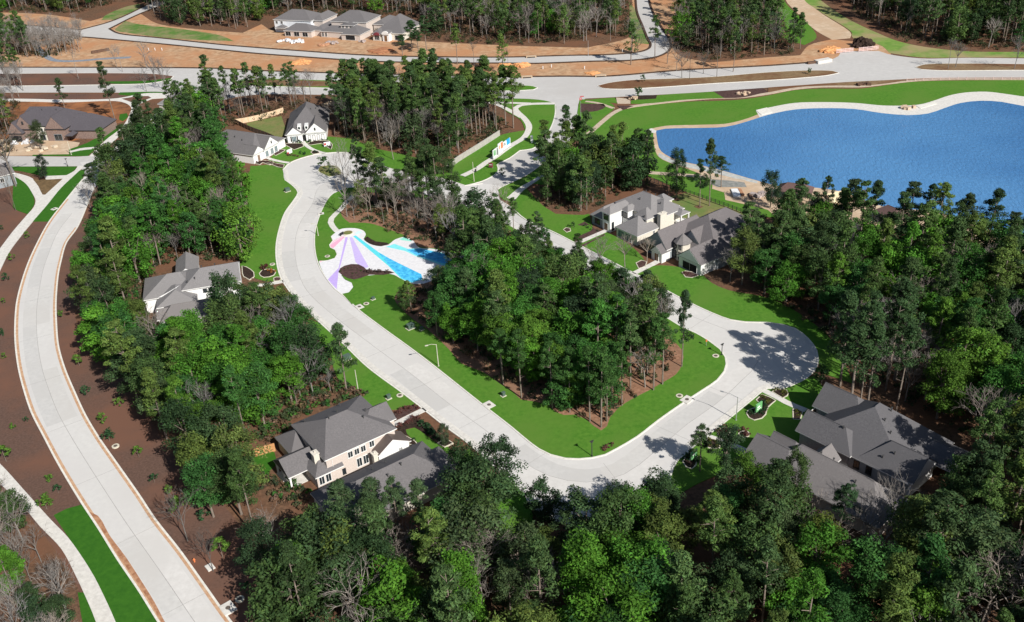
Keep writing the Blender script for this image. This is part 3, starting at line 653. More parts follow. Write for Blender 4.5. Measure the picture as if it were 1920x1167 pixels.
# ---- F2: neighbour, mostly roof
h = House('long low grey roofed house tight against the right side of the beige brick house', (610, 895), 34.5, CREAM, ROOF)
h.block(-5.6, 18.6, -19.2, -5.9, 3.0, 6.6, 'x', 6.5, 5.6)
h.block(14.5, 20.2, -16.5, -9.5, 3.05, 5.4, 'x', 3, 3)
h.vent([(5.5, -10.2), (8.5, -9.6), (6.5, -14.2), (3.5, -15.4), (9.8, -13.4)], 0)
h.win('+x', 18.2, -8, 1.6, 1.2, 1.5)
h.done()

# ---- E1 / E2: two shadowed houses lower right
h = House('large dark grey roofed house lower right, tree shadows lying across its roof', (1488, 830), -50, GREYW, roofmat('charcoal shingles', (.090, .088, .094), (.150, .146, .152)), TRIMW)
h.block(1.6, 23.2, .2, 16.8, 3.2, 8.6, 'y', 9.6, 5.2, c=10.3)
h.block(.2, 12, -.3, 6.9, 3.25, 6.3, 'x', 0, 3.5, oh=.7)
h.block(-2.0, 9, 8.7, 16.9, 3.3, 6.9, 'x', 0, 4, oh=.7)
h.block(13, 23.9, .5, 9.2, 3.35, 6.9, 'x', 4, 0, mi=1)
h.block(20, 27.5, 8.5, 16.2, 3.1, 5.2, 'x', 1, 2.5, wall=False)
h.vent([(12.6, 11.8), (12.0, 13.2), (13.2, 8.6), (15.4, 7.0), (8.2, 3.0), (17.0, 2.0), (18.5, 3.2)], 0)
for u in (3.5, 6, 8.2, 13, 15.5): h.win('-y', .6, u, 1.6, 1.0, 1.6, frame=TRIMD)
h.win('-x', .9, -4.2, 1.6, 1.5, 1.8, frame=TRIMW); h.win('-x', -1.3, -12.8, 1.6, 2.0, 1.8)
h.win('-x', 2.0, -8.0, 1.2, 1.1, 2.3, nm='door', glass=DOORM)
for x, y in ((27.1, 8.9), (27.1, 15.8), (27.1, 12.3)):
    mb = MB(); mb.box((x, y, 1.45), (.3, .3, 2.9)); mb.build('porch_post', TIMBER, h.root)
h.done([GREYW, WHITE])
h = House('brownish grey roofed house, lower of the two in the right corner, half under trees', (1488, 830), -50, BEIGE, ROOFB, TRIMW)
h.block(3, 25.5, -13.5, -3.4, 3.2, 6.9, 'x', 3, 5, c=-7.4)
h.block(-2.1, 7, -14.2, -5.2, 3.25, 6.4, 'x', 0, 2, c=-9.6, rmi=2)
h.block(-.9, 5, -8.2, -3.7, 3.3, 5.6, 'x', 0, 1, rmi=2)
h.block(6.6, 11.2, -8, -2.0, 3.28, 5.7, 'y', 3, 0)
h.win('+y', -3.8, 13.5, 1.6, 1.1, 1.5); h.win('+y', -3.8, 16.5, 1.6, 1.1, 1.5)
h.win('-x', -1.7, 9.6, 1.3, 2.4, 2.2, nm='garage_door', glass=DOORM)
h.vent([(9.5, -6.4), (12, -6.2), (18, -9)], 0)
h.done([BEIGE, GREYW], [ROOF])

# ---- B1
h = House('two storey white and cream brick house with hipped garage wing near the lake', (1196, 463), -54, CREAM, ROOFL)
h.block(-9.2, -.2, -.1, 9.4, 3.0, 6.2, 'y', 4.6, 4.6, mi=0)
h.block(-17.0, -2.4, 7.2, 18.6, 5.8, 9.2, 'x', 5.7, 5.7)
h.block(-9.4, -.1, 9.6, 18.2, 5.85, 8.4, 'x', 4, 4.0)
h.block(-15.3, -11.5, .2, 9.0, 5.7, 7.3, 'y', 1.9, 1, mi=1)
h.block(-12.0, -9.3, 5.0, 9.0, 5.75, 7.0, 'y', 1.3, 1, mi=1)
h.block(-7.0, -2.0, 5.2, 9.0, 5.65, 7.9, 'y', 2.2, 1)
h.block(-20.2, -14.6, .6, 11, 3.0, 5.4, 'y', 2.7, 3, mi=2)
h.block(-12, -7, 17.6, 21.0, 5.6, 7.0, 'y', 1, 1.6)
h.block(-1.0, 2.0, 14.4, 18.2, 5.3, 6.2, 'x', .5, 1.2, wall=False)
for x, y in ((1.7, 14.8), (1.7, 17.8)):
    mb = MB(); mb.box((x, y, 2.6), (.35, .35, 5.2)); mb.build('porch_post', TRIMW, h.root)
mb = MB(); mb.box((.8, 16.3, 2.7), (2.2, 3.6, .2)); mb.build('balcony', TRIMW, h.root)
for u in (-8.6, -5.6): h.win('-y', .3, u + 1.6, 1.25, 2.4, 2.2, nm='garage_door', glass=mat('teal door', (.10, .15, .17), (.13, .19, .21), 2, .6))
h.win('+x', -11.9, 1.7, 1.6, .7, 2.4, frame=TRIMD, bars=0); h.win('-y', 5.4, -10.7, 4.3, 1.8, 1.6, frame=TRIMD)
h.win('-y', .6, -13.4, 4.3, 1.8, 1.5, frame=TRIMD); h.win('-y', .6, -13.4, 1.4, 1.4, 2.2, nm='door', glass=DOORM)
h.win('-y', 1.0, -17.5, 1.6, 2.0, 1.6, frame=TRIMD); h.win('+x', -.6, 6.6, 1.9, .6, 1.1)
h.chimney(-.3, 9.4, 1.2, 2.4, 0, 6.9, CREAM)
h.vent([(-8, 14.5), (-12, 14.8), (-4, 12.5), (-3.2, 5.5), (-10, 10.4)], 0)
h.done([CREAM, WHITE, GREYW])

# ---- B2
h = House('steep roofed house with a small turret, right neighbour of the white and cream house', (1251, 469), -54, GREYW, roofmat('slate grey shingles', (.118, .108, .110), (.190, .175, .178)), TRIMW)
h.block(-3.6, 17.2, .6, 24.5, 3.3, 9.2, 'y', 9.0, 8.0, c=5.5)
h.block(-3.7, 4.6, -5.0, 12, 3.25, 7.6, 'y', 0, 2, c=1.0)
h.block(3.6, 10.6, 2.0, 12, 3.35, 7.4, 'y', 0, 2, c=6.4)
h.block(8.4, 16.8, -5.1, 8, 3.28, 6.6, 'y', 0, 2, mi=1)
h.block(.6, 4.8, -7.0, -3.5, 2.7, 4.6, 'y', 0, .5, mi=1, oh=.25)
mb = MB(); mb.disc((6.1, -.6, 0), 2.0, 5.0, 8); mb.build('turret', CREAM, h.root)
mb = MB(); mb.disc((6.1, -.6, 4.95), 2.5, 2.3, 8, top=.02); mb.build('turret_roof', ROOFB, h.root)
for dx in (-.9, .9): h.win('-y', -2.55, 6.1 + dx, 4.0, .8, 1.0, frame=TRIMD); h.win('-y', -2.55, 6.1 + dx, 1.6, .8, 2.0, frame=TRIMD)
h.win('-y', -4.7, 12.6, 1.3, 4.8, 2.2, nm='garage_door', glass=DARKO); h.win('-y', -4.62, -1.6, 1.6, 2.2, 1.8, frame=TRIMD)
h.win('-y', -6.8, 2.7, 1.2, 1.3, 2.2, nm='door', glass=DOORM)
h.vent([(9, 14), (11, 10), (9.5, 18)], 0)
h.done([GREYW, TRIMW])

# ---- W
h = House('white walled house with bent grey roof between west wood and long lawn', (395, 555), 14, WHITE, ROOFL)
h.block(-6.2, 8.6, -5.2, 6.6, 5.4, 8.0, 'x', 5, 0)
h.block(-16, -3.2, -4.2, 8.6, 4.0, 7.2, 'x', 6.4, 3)
h.block(-12.6, -2.6, -9.0, 1.0, 3.6, 6.0, 'y', 3.8, 3)
h.block(-8.2, -2.2, 6, 16.6, 4.1, 6.2, 'y', 0, 0)
h.win('-y', -4.8, -.6, 4.2, .8, .9, frame=TRIMD, bars=0); h.win('-y', -4.8, .8, 4.2, .8, .9, frame=TRIMD, bars=0); h.win('+x', 8.2, 1, 4, 1.2, 1.3)
h.win('-x', -15.6, 1.2, 1.5, 2.0, 1.8, frame=TRIMD)
h.vent([(-4.5, -3.0), (-2.6, -2.4), (-1, 4.4), (2.5, 3.2)], 0)
h.tri('gable', '-y', -4.3, [(-12.2, 4.2), (-10.4, 4.2), (-6.4, 6.6), (-9.6, 5.2)], WHITE)
h.done()
h = House('low grey brown roofed house in front of the white walled house', (395, 572), 14, CREAM, ROOFB)
h.block(-11.5, 6.0, -10.8, -2.6, 2.9, 5.3, 'x', 3, 3)
h.block(-12.4, -7.0, -9, -4, 2.85, 4.6, 'x', 0, 2)
h.win('-x', -12.0, 6.5, 1.5, 1.5, 1.5)
h.done()

# ---- D2 / D1
h = House('white brick house with two white front gables and small round dormers', (536, 268), 5, WHITE, ROOF, TRIMW)
h.block(.2, 15.2, -.8, 25, 3.2, 9.2, 'y', 13, 7)
h.block(.6, 6.6, -1.4, 8, 3.25, 5.9, 'y', 0, 1)
h.block(7.3, 15.3, -1.6, 9, 3.28, 7.0, 'y', 0, 1)
for u, w_, sh in ((3.4, 1.5, MATS['teal door']),): h.win('-y', -1.0, u, 1.5, w_, 1.9, shut=TRIMD, glass=MATS['teal door'], bars=2)
for u in (8.9, 10.5, 12.1, 13.7): h.win('-y', -1.2, u, 1.4, .75, 1.9, frame=TRIMD, glass=WHITE, bars=0)
h.win('-y', -.35, 6.95, 1.2, 1.0, 2.3, nm='door', glass=DARKO, frame=TRIMD, bars=0)
for u in (5.6, 8.2):
    z = 4.9; mb = MB(); mb.box((u, 1.4, z), (1.3, 3.0, 1.9)); mb.disc((0, 0, 0), .68, .1, 14); o_ = len(mb.v) - 28
    mb.v[o_:] = [Vector((u + v.x, -.12 - v.z, z + .2 + v.y * 1.25)) for v in mb.v[o_:]]
    d = mb.build('dormer', TRIMW, h.root)
    g = MB(); g.disc((0, 0, 0), .42, .06, 14); g.v = [Vector((u + v.x, -.2 - v.z, z + .2 + v.y * 1.2)) for v in g.v]; g.build('pane', GLASS, d)
h.win('-y', -1.75, 11.3, 4.8, .3, .7, frame=TRIMD, bars=0)
h.vent([(5, 8), (6, 14), (4, 18), (9.5, 12), (11, 16), (8, 20)], 0)
h.done()
h = House('grey roofed white gabled house left of the house with round dormers', (478, 300), -28, WHITE, ROOF, TRIMW)
h.block(-24, 2.6, -3.6, 15, 3.2, 7.4, 'x', 8, 6, c=6)
h.block(-8, 3.4, 1.6, 10.2, 3.3, 6.9, 'x', 4, 0)
h.block(-6, 3.0, -3.8, 2.6, 3.25, 5.6, 'x', 2, 0)
for u in (3.2, 6.0, 8.2): h.win('+x', 3.1, u, 1.5, 1.4, 2.0, frame=TRIMW, glass=MATS['teal door'], bars=2)
h.win('+x', 2.7, -.8, 1.3, 1.1, 2.3, nm='door', glass=DOORM)
h.win('+x', 3.45, 6.0, 4.9, .3, .7, frame=TRIMD, bars=0)
h.vent([(-6, 2), (-10, 3), (-14, 8)], 0)
h.done()

# ---- A: brick house upper left, under construction
h = House('unfinished brown brick house with dark roof and steep gables at far left', (100, 262), -10, BROWNB, ROOFD, TRIMD)
h.block(-16, 6, 1, 17, 5.0, 10.2, 'x', 4, 6, c=8.5)
h.block(-14.2, -5.4, -1.6, 9, 4.6, 10.0, 'y', 0, 1)
h.block(-16.4, -9.8, -3.0, 4, 3.4, 7.8, 'y', 0, 1)
h.block(-1.2, 7.4, -2.0, 9, 4.8, 9.8, 'y', 0, 1)
h.block(5.5, 20, .5, 13.5, 3.4, 8.0, 'x', 3, 5.5)
h.block(7.4, 10.6, -3.4, .9, 2.6, 3.4, 'y', 1, .5, wall=False)
h.win('-y', -1.62, 3.1, 5.2, 1.2, 1.6, frame=TIMBER); h.win('-y', -1.62, 3.6, 1.5, 3.0, 2.2, frame=GREYW); h.win('-y', -2.62, -13.4, 4.0, 2.4, 1.3, frame=TIMBER, bars=3)
h.win('-y', -2.62, -13.2, 1.3, 4.2, 2.1, nm='garage_door', glass=DARKO); h.win('-y', -1.7, -9.6, 7.2, .5, 1.0, frame=TRIMD, bars=0)
mb = MB(); mb.box((-3.3, -.9, 2.6), (4.2, .3, 5.2)); mb.build('porch_wall', CREAM, h.root)
h.win('-y', -1.08, -2.7, 4.2, .8, 1.2, frame=TRIMW, bars=0); h.win('-y', -1.08, -3.2, 1.3, 2.2, 2.0, frame=GREYW)
h.vent([(0, 7), (-6, 7)], 0)
h.done()

# ---- N1..N3: three houses going up in the north
h = House('leftmost unfinished house in the far dirt lots, white wrap on upper walls', (560, 75), -23, WRAP, ROOF, TRIMW)
h.block(-22, .8, 12, 27, 6.4, 10.2, 'x', 7.5, 7.5)
h.block(-.5, 6, 15, 30, 6.0, 8.6, 'y', 3.2, 3.2, mi=1)
h.block(-11.5, 5.0, 4.6, 14, 3.0, 5.8, 'x', 5, 5, mi=1)
h.block(-19.5, -13.5, 9, 14, 3.0, 4.0, 'y', 1, 1, wall=False)
h.block(4, 10, 8, 33, 3.1, 4.8, 'y', 3, 3, mi=1)
for u in (-20, -17): h.win('-y', 12.4, u, 5.0, 1.2, 1.3, glass=DARKO)
for u in (15, 18): h.win('+x', .45, u, 5.2, 1.2, 1.0, glass=DARKO)
for u in (-9, -4, 1): h.win('-y', 5.0, u, 1.4, 3.0, 2.0, nm='opening', glass=DARKO)
h.done([WRAP, BEIGE])
h = House('middle unfinished house in the far dirt lots, tan brick with open garage', (650, 78), -23, BEIGE, ROOF, TRIMW)
h.block(-15.5, 5.2, 12, 28, 6.4, 10.4, 'x', 7.5, 7.5)
h.block(-4.2, 7.0, 1.6, 13, 3.0, 6.0, 'y', 5.5, 4)
h.block(-18, 1, 5, 14, 3.0, 5.0, 'x', 4.4, 2)
h.block(-7.5, .5, 7.5, 13, 5.8, 6.5, 'y', 1, 1, mi=0)
h.block(5.2, 12, 18, 34, 4.2, 6.0, 'y', 3, 3)
for u in (-5.8, -3.6, -1.4): h.win('-y', 7.9, u, 5.0, 1.2, 1.0, glass=DARKO)
h.win('-y', 2.0, 1.2, 1.4, 5.2, 2.3, nm='garage_door', glass=DARKO, bars=0)
for u in (-16.4, -14.6): h.win('-y', 5.4, u, 1.5, 1.1, 2.0, glass=GLASS)
h.done([BEIGE])
h = House('rightmost unfinished house in the far dirt lots, with red arched window hood', (735, 80), -23, BROWNB, ROOF, TRIMW)
h.block(-11.6, 4.6, 3.4, 24, 3.6, 9.6, 'y', 12, 6)
h.block(-11.5, -6, 1.2, 8, 3.2, 5.4, 'y', 1.5, 2)
h.block(-5.8, -1.6, .6, 6, 4.0, 5.2, 'y', .6, 2, mi=1)
h.win('-y', 1.6, -8.8, 1.6, 2.6, 2.2, bars=2); h.win('-y', 1.0, -3.7, 1.5, 1.6, 2.8, nm='door', glass=DOORM, bars=0)
h.win('-y', 3.8, 2.2, 1.4, 4.6, 2.3, nm='garage_door', glass=DARKO, bars=0)
mb = MB(); mb.disc((0, 0, 0), 1.7, .8, 16); mb.v = [Vector((-8.8 + v.x, 1.7 - v.z, 2.8 + max(0, v.y) * .8)) for v in mb.v]; mb.build('window_hood', mat('red hood', (.16, .03, .04), (.22, .05, .06), 2, .6), h.root)
mb = MB(); mb.disc((0, 0, 0), 1.9, .5, 16); mb.v = [Vector((-3.7 + v.x, 1.1 - v.z, 3.4 + max(0, v.y) * .9)) for v in mb.v]; mb.build('entry_arch', TRIMW, h.root)
h.done([CREAM, WHITE])
# ---- fragments of further buildings
h = House('grey roof glimpsed among the trees beside the boulevard junction', (318, 212), -30, CREAM, ROOFL)
h.block(-6, 8, 0, 12, 3.1, 6.4, 'x', 4, 4); h.done()
h = House('grey sided building cut off by the left picture edge', (10, 345), 35, GREYW, ROOFB)
h.block(-14, 3.5, -4, 8, 4.2, 6.5, 'x', 3, 0); h.win('-y', -3.6, -1, 2.6, 1.2, 1.4); h.done()

# ---- lake pavilions
def pavilion(px, rz, w, d, label, rm, open_frame=False, ze=2.8, zr=4.6):
    o = P(*px); root = tag(empty('pavilion', (o.x, o.y, 0), math.radians(rz)), label, 'pavilion')
    mb = MB()
    if not open_frame:
        H_ = House.__new__(House); H_.r = MB(); H_.w = MB(); H_.n = 0
        H_.block(-w / 2, w / 2, -d / 2, d / 2, ze, zr, 'x', d / 2.4, d / 2.4, wall=False)
        H_.r.build('roof', None, root, mats=[rm, TRIMB])
    else:
        for k in range(int(w / 1.0) + 1):
            x = -w / 2 + k * 1.0
            mb.tube([(x, -d / 2, ze), (x, 0, zr)], [.12, .12], 4); mb.tube([(x, d / 2, ze), (x, 0, zr)], [.12, .12], 4)
        mb.tube([(-w / 2, 0, zr), (w / 2, 0, zr)], [.14, .14], 4); mb.build('rafters', TIMBER, root)
        m2 = MB()
        for sg in (-1, 1):
            m2.add([(-w / 2, sg * d / 2, ze + .1), (w / 2 - 2, sg * d / 2, ze + .1), (w / 2 - 2, 0, zr + .12), (-w / 2, 0, zr + .12)], [(0, 1, 2, 3)])
            m2.add([(-w / 2, sg * d / 2, ze + .14), (w / 2 - 2, sg * d / 2, ze + .14), (w / 2 - 2, 0, zr + .16), (-w / 2, 0, zr + .16)], [(0, 1, 2, 3)])
        m2.build('sheathing', mat('plywood', (.55, .46, .28), (.70, .60, .40), 1, .8), root)
    for x in (-w / 2 + .5, -w / 6, w / 6, w / 2 - .5):
        for y in (-d / 2 + .5, d / 2 - .5):
            p = MB(); p.box((x, y, ze / 2), (.25, .25, ze)); p.build('post', TIMBER if open_frame else TRIMB, root)
BRR = roofmat('brown shingles', (.10, .062, .058), (.17, .11, .10))
pavilion((1490, 371), -25, 10, 6, 'brown roofed open pavilion standing on the sandy lake shore', BRR)
pavilion((1565, 388), 20, 7, 6, 'half built timber pavilion with pale plywood roof on the sandy shore', BRR, True)
pavilion((1668, 416), -60, 8, 6, 'brown roofed shelter behind the pines on the sandy shore, farthest to the right', BRR)
# ================================================================== TREES
def leafmat(name, rough=.75):
    m = bpy.data.materials.new(name); m.use_nodes = True
    nt = m.node_tree; b = nt.nodes['Principled BSDF']; b.inputs['Roughness'].default_value = rough; b.inputs['Specular IOR Level'].default_value = .18
    at = nt.nodes.new('ShaderNodeAttribute'); at.attribute_name = 'leaf'
    oi = nt.nodes.new('ShaderNodeObjectInfo')
    mx = nt.nodes.new('ShaderNodeMix'); mx.data_type = 'RGBA'; mx.blend_type = 'MULTIPLY'; mx.inputs[0].default_value = 1
    nt.links.new(at.outputs['Color'], mx.inputs[6]); nt.links.new(oi.outputs['Color'], mx.inputs[7])
    nt.links.new(mx.outputs[2], b.inputs['Base Color'])
    tr = nt.nodes.new('ShaderNodeBsdfTranslucent'); nt.links.new(mx.outputs[2], tr.inputs['Color'])
    ms = nt.nodes.new('ShaderNodeMixShader'); ms.inputs[0].default_value = .30
    nt.links.new(b.outputs[0], ms.inputs[1]); nt.links.new(tr.outputs[0], ms.inputs[2])
    nt.links.new(ms.outputs[0], nt.nodes['Material Output'].inputs['Surface'])
    return m
LEAF = leafmat('foliage')
BARK = mat('bark', (.15, .12, .095), (.27, .225, .19), 1.5, .95, .1, bump=.6, bscale=6)
BARKG = mat('grey bark', (.19, .17, .155), (.33, .305, .28), 1.5, .95, .1, bump=.6, bscale=6, objcol=True)
rng = np.random.default_rng(11)

def unit(v): return v / np.maximum(1e-6, np.linalg.norm(v, axis=-1, keepdims=True))
def leaves(cent, rad, per, size, flat=.8, tint=None, updir=.35, spread=.55, elong=1.5):
    """cloud of leaf-sized faces gathered in clumps; returns verts (n*4,3) and colours (n,4)"""
    n = len(cent); N = n * per
    c = np.repeat(cent, per, 0); r = np.repeat(rad, per)[:, None]
    d = unit(rng.normal(size=(N, 3)))
    rr = r * rng.random((N, 1)) ** .38
    p = c + d * rr * np.array([1, 1, flat])
    nn = unit(d * .8 + rng.normal(size=(N, 3)) * spread + np.array([0, 0, updir]))
    t = unit(np.cross(nn, rng.normal(size=(N, 3)))); b = np.cross(nn, t)
    s = size * (.6 + .8 * rng.random((N, 1)))
    v = np.stack([p + t * s * elong, p + b * s * .75, p - t * s * elong, p - b * s * .75], 1).reshape(-1, 3)
    tc = (np.ones(n) if tint is None else tint)
    tc = np.repeat(tc, per) * (.72 + .56 * rng.random(N))
    hue = rng.normal(0, .07, N)
    col = np.stack([tc * (1 + hue), tc * (1 + hue * .3), tc * (1 - hue * .6), np.ones(N)], 1)
    return v, np.clip(col, .05, 3)
def tubes_np(segs, k=4):
    """segs: list of (p0, p1, r0, r1) -> verts, quads"""
    vs = []; fs = []
    for p0, p1, r0, r1 in segs:
        p0 = np.array(p0, float); p1 = np.array(p1, float)
        d = unit(p1 - p0); a = unit(np.cross(d, [.3, .9, .1] if abs(d[2]) > .5 else [0, 0, 1.])); b = np.cross(d, a)
        o = len(vs)
        for P_, r_ in ((p0, r0), (p1, r1)):
            for j in range(k):
                t = 2 * math.pi * j / k; vs.append(P_ + (a * math.cos(t) + b * math.sin(t)) * r_)
        for j in range(k): fs.append((o + j, o + (j + 1) % k, o + k + (j + 1) % k, o + k + j))
    return np.array(vs), np.array(fs)
def np_mesh(name, v, f, material, col=None):
    me = bpy.data.meshes.new(name)
    me.vertices.add(len(v)); me.vertices.foreach_set('co', np.asarray(v, np.float32).ravel())
    me.loops.add(f.size); me.loops.foreach_set('vertex_index', f.astype(np.int32).ravel())
    me.polygons.add(len(f)); me.polygons.foreach_set('loop_start', np.arange(0, f.size, f.shape[1], dtype=np.int32))
    try: me.polygons.foreach_set('loop_total', np.full(len(f), f.shape[1], np.int32))
    except Exception: pass
    if col is not None:
        a = me.color_attributes.new('leaf', 'FLOAT_COLOR', 'POINT'); a.data.foreach_set('color', np.repeat(col, 4, 0).astype(np.float32).ravel())
    me.materials.append(material); me.update(calc_edges=True)
    return me

def gen_broad(seed, H=14.0, R=4.2, per=118, size=.128, n=60, low=.22):
    rs = random.Random(seed); cen = []; rad = []; tint = []
    ph = [rs.uniform(0, 6.28) for _ in range(4)]
    while len(cen) < n:
        z = rs.uniform(low, .98); a = rs.uniform(0, 6.28)
        u = (z - low) / (1 - low)
        prof = (math.sin(math.pi * min(1, .12 + .8 * u ** .8)) ** .6)
        lump = 1 + .22 * math.sin(2 * a + ph[0]) + .14 * math.sin(3 * a + ph[1] + 4 * z)
        q = rs.random() ** .4
        rr = R * prof * lump * q * .86
        cen.append((rr * math.cos(a), rr * math.sin(a), z * H - rs.random() * .3)); rad.append(R * rs.uniform(.20, .36)); tint.append(rs.uniform(.62, 1.35))
    v, c = leaves(np.array(cen), np.array(rad), per, size, .75, np.array(tint))
    segs = [((0, 0, -.3), (rs.uniform(-.2, .2), rs.uniform(-.2, .2), H * .45), .26, .17)]
    top = segs[0][1]; segs.append((top, (top[0] * 2, top[1] * 2, H * .8), .17, .06))
    for k in range(7):
        i = rs.randrange(n); z0 = rs.uniform(.3, .6) * H
        segs.append(((0, 0, z0), cen[i], .09, .03))
    return v, c, segs
def gen_pine(seed, H=21.0, R=3.0, per=92, size=.122, low=.5, n=46):
    rs = random.Random(seed); cen = []; rad = []; tint = []; segs = []
    lx, ly = rs.uniform(-.5, .5), rs.uniform(-.5, .5)
    for k in range(n):
        u = rs.random() ** .85; z = low + (1 - low) * u
        a = rs.uniform(0, 6.28)
        reach = R * (1.0 - .75 * u ** 1.8) * (.55 + .45 * min(1, u * 5 + .2)) * rs.uniform(.25, 1.0)
        x, y = reach * math.cos(a) + lx * z, reach * math.sin(a) + ly * z
        cen.append((x, y, z * H)); rad.append(rs.uniform(.68, 1.22) * (1.08 - .35 * u)); tint.append(rs.uniform(.6, 1.35))
        if k % 2 == 0: segs.append(((lx * z, ly * z, z * H - .5), (x, y, z * H), .06, .03))
    cen.append((lx, ly, H * .985)); rad.append(.6); tint.append(1)
    v, c = leaves(np.array(cen), np.array(rad), per, size, .62, np.array(tint), elong=1.9)
    segs += [((0, 0, -.3), (lx * .5, ly * .5, H * .5), .22, .16), ((lx * .5, ly * .5, H * .5), (lx, ly, H * .97), .16, .04)]
    for k in range(5):
        z = rs.uniform(.3, low); a = rs.uniform(0, 6.28); L = rs.uniform(.5, 1.4)
        segs.append(((lx * z, ly * z, z * H), (lx * z + L * math.cos(a), ly * z + L * math.sin(a), z * H + .3), .04, .02))
    return v, c, segs
def gen_bare(seed, H=13.0, R=3.6, levels=4, thin=1.0):
    rs = random.Random(seed); segs = []; trunk = []
    def grow(p, d, L, r, lv):
        q = p + d * L
        (trunk if lv == 0 else segs).append((tuple(p), tuple(q), r, r * .62))
        if lv >= levels: return
        k = 4 if lv < 2 else 3
        for i in range(k + (lv == 0)):
            a = rs.uniform(0, 6.28); o = d.orthogonal().normalized(); o = Matrix.Rotation(a, 3, d) @ o
            nd = (d + o * rs.uniform(.45, .95) + Vector((0, 0, .12))).normalized()
            s = rs.uniform(.55, 1.0)
            grow(p.lerp(q, s), nd, L * rs.uniform(.48, .72), r * .55, lv + 1)
    grow(Vector((0, 0, -.3)), Vector((rs.uniform(-.06, .06), rs.uniform(-.06, .06), 1)).normalized(), H * .52, .17 * thin, 0)
    last = trunk[-1]
    p = Vector(last[1])
    for k in range(3):
        a = rs.uniform(0, 6.28); nd = Vector((math.cos(a) * .35, math.sin(a) * .35, 1)).normalized()
        grow(p, nd, H * .30, .09 * thin, 1)
    return trunk, segs

KIND = {'pine': ('pine_tree', 'pine tree', 'crown'), 'broad': ('broadleaf_tree', 'tree', 'crown'), 'bare': ('bare_tree', 'bare tree', 'branches'), 'shrub': ('young_tree', 'young tree', 'crown')}
LIB = {'pine': [], 'broad': [], 'bare': [], 'shrub': []}
for i, (H_, R_, lo_) in enumerate([(21, 3.0, .52), (19, 3.4, .48), (22, 2.6, .58), (18, 2.8, .42), (20, 3.6, .55), (16, 3.0, .36)]):
    v, c, s = gen_pine(100 + i, H_, R_, low=lo_); tv, tf = tubes_np(s, 5)
    LIB['pine'].append((H_, R_, np_mesh('crown', v, np.arange(len(v)).reshape(-1, 4), LEAF, c), np_mesh('trunk', tv, tf, BARK), v, c, tv, tf))
for i, (H_, R_, lo_) in enumerate([(14, 4.4, .2), (13, 3.8, .25), (15.5, 4.0, .22), (12, 4.6, .18), (14, 3.4, .3), (16, 4.6, .26), (11, 3.6, .15)]):
    v, c, s = gen_broad(200 + i, H_, R_, low=lo_); tv, tf = tubes_np(s, 5)
    LIB['broad'].append((H_, R_, np_mesh('crown', v, np.arange(len(v)).reshape(-1, 4), LEAF, c), np_mesh('trunk', tv, tf, BARK), v, c, tv, tf))
for i, (H_, R_) in enumerate([(14, 3.6), (12, 3.2), (16, 3.4), (11, 3.8), (13, 3), (19, 2), (18, 2), (20, 2)]):
    tr, br = gen_bare(300 + i, H_, R_) if i < 5 else gen_bare(300 + i, 11, 2, thin=.8)
    if i >= 5:
        tr = [tuple(tuple(c + (8 if q == 2 else 0) for q, c in enumerate(pt)) if m < 2 else pt for m, pt in enumerate(sg)) for sg in tr] + [((tr[0][0][0], tr[0][0][1], -.3), (tr[0][0][0], tr[0][0][1], 7.8), .17, .14)]
        br = [tuple(tuple(c + (8 if q == 2 else 0) for q, c in enumerate(pt)) if m < 2 else pt for m, pt in enumerate(sg)) for sg in br]
    tv, tf = tubes_np(tr, 6); bv, bf = tubes_np(br, 3)
    LIB['bare'].append((H_, R_, np_mesh('branches', bv, bf, BARKG), np_mesh('trunk', tv, tf, BARKG), bv, bf, tv, tf))
for i in range(3):
    v, c, s = gen_broad(400 + i, 3.0, 1.15, 26, .10, 16, .3); tv, tf = tubes_np([((0, 0, -.1), (0, 0, 2.0), .05, .03)], 5)
    LIB['shrub'].append((3.0, 1.15, np_mesh('crown', v, np.arange(len(v)).reshape(-1, 4), LEAF, c), np_mesh('trunk', tv, tf, BARK), v, c, tv, tf))

# palettes (linear base colours)
VIVID = [(.046, .155, .030), (.062, .190, .026), (.036, .118, .034), (.070, .195, .024), (.044, .135, .036), (.080, .185, .028)]
DULL = [(.056, .115, .040), (.072, .135, .044), (.048, .098, .044), (.098, .150, .046), (.060, .105, .050), (.085, .135, .036)]
PINEC = [(.058, .120, .038), (.074, .145, .044), (.052, .105, .044), (.090, .155, .042), (.066, .130, .050)]
DARKC = [(.030, .070, .030), (.040, .084, .036), (.036, .078, .040)]
OLIVE = [(.090, .150, .034), (.110, .165, .036), (.078, .132, .040)]
VPATCH = [(380, 330, 130), (300, 440, 130), (420, 250, 90), (560, 690, 120), (430, 700, 120), (930, 580, 130), (1080, 650, 110), (1150, 1120, 110), (1000, 1120, 60), (1680, 600, 180), (1830, 660, 170), (880, 1110, 70), (330, 620, 60), (1480, 1140, 90), (1700, 1120, 120), (700, 1120, 70)]
def colour(kind, px, py, r):
    if kind == 'bare':
        k = r.uniform(.75, 1.15) * (.68 if py < 260 else 1); w = r.uniform(-.05, .08); return (k * (1 + w), k, k * (1 - w))
    viv = any((px - a) ** 2 + ((py - b) * 1.2) ** 2 < c * c for a, b, c in VPATCH)
    if kind == 'pine': pal = PINEC if not viv or r.random() < .6 else VIVID
    elif viv: pal = VIVID if r.random() < .95 else DARKC
    else:
        q = r.random(); pal = DULL if q < .58 else DARKC if q < .80 else VIVID if q < .97 else OLIVE
    c = r.choice(pal); g = r.uniform(.8, 1.2); return (c[0] * g * 1.12, c[1] * g * 1.03, c[2] * g * .85)

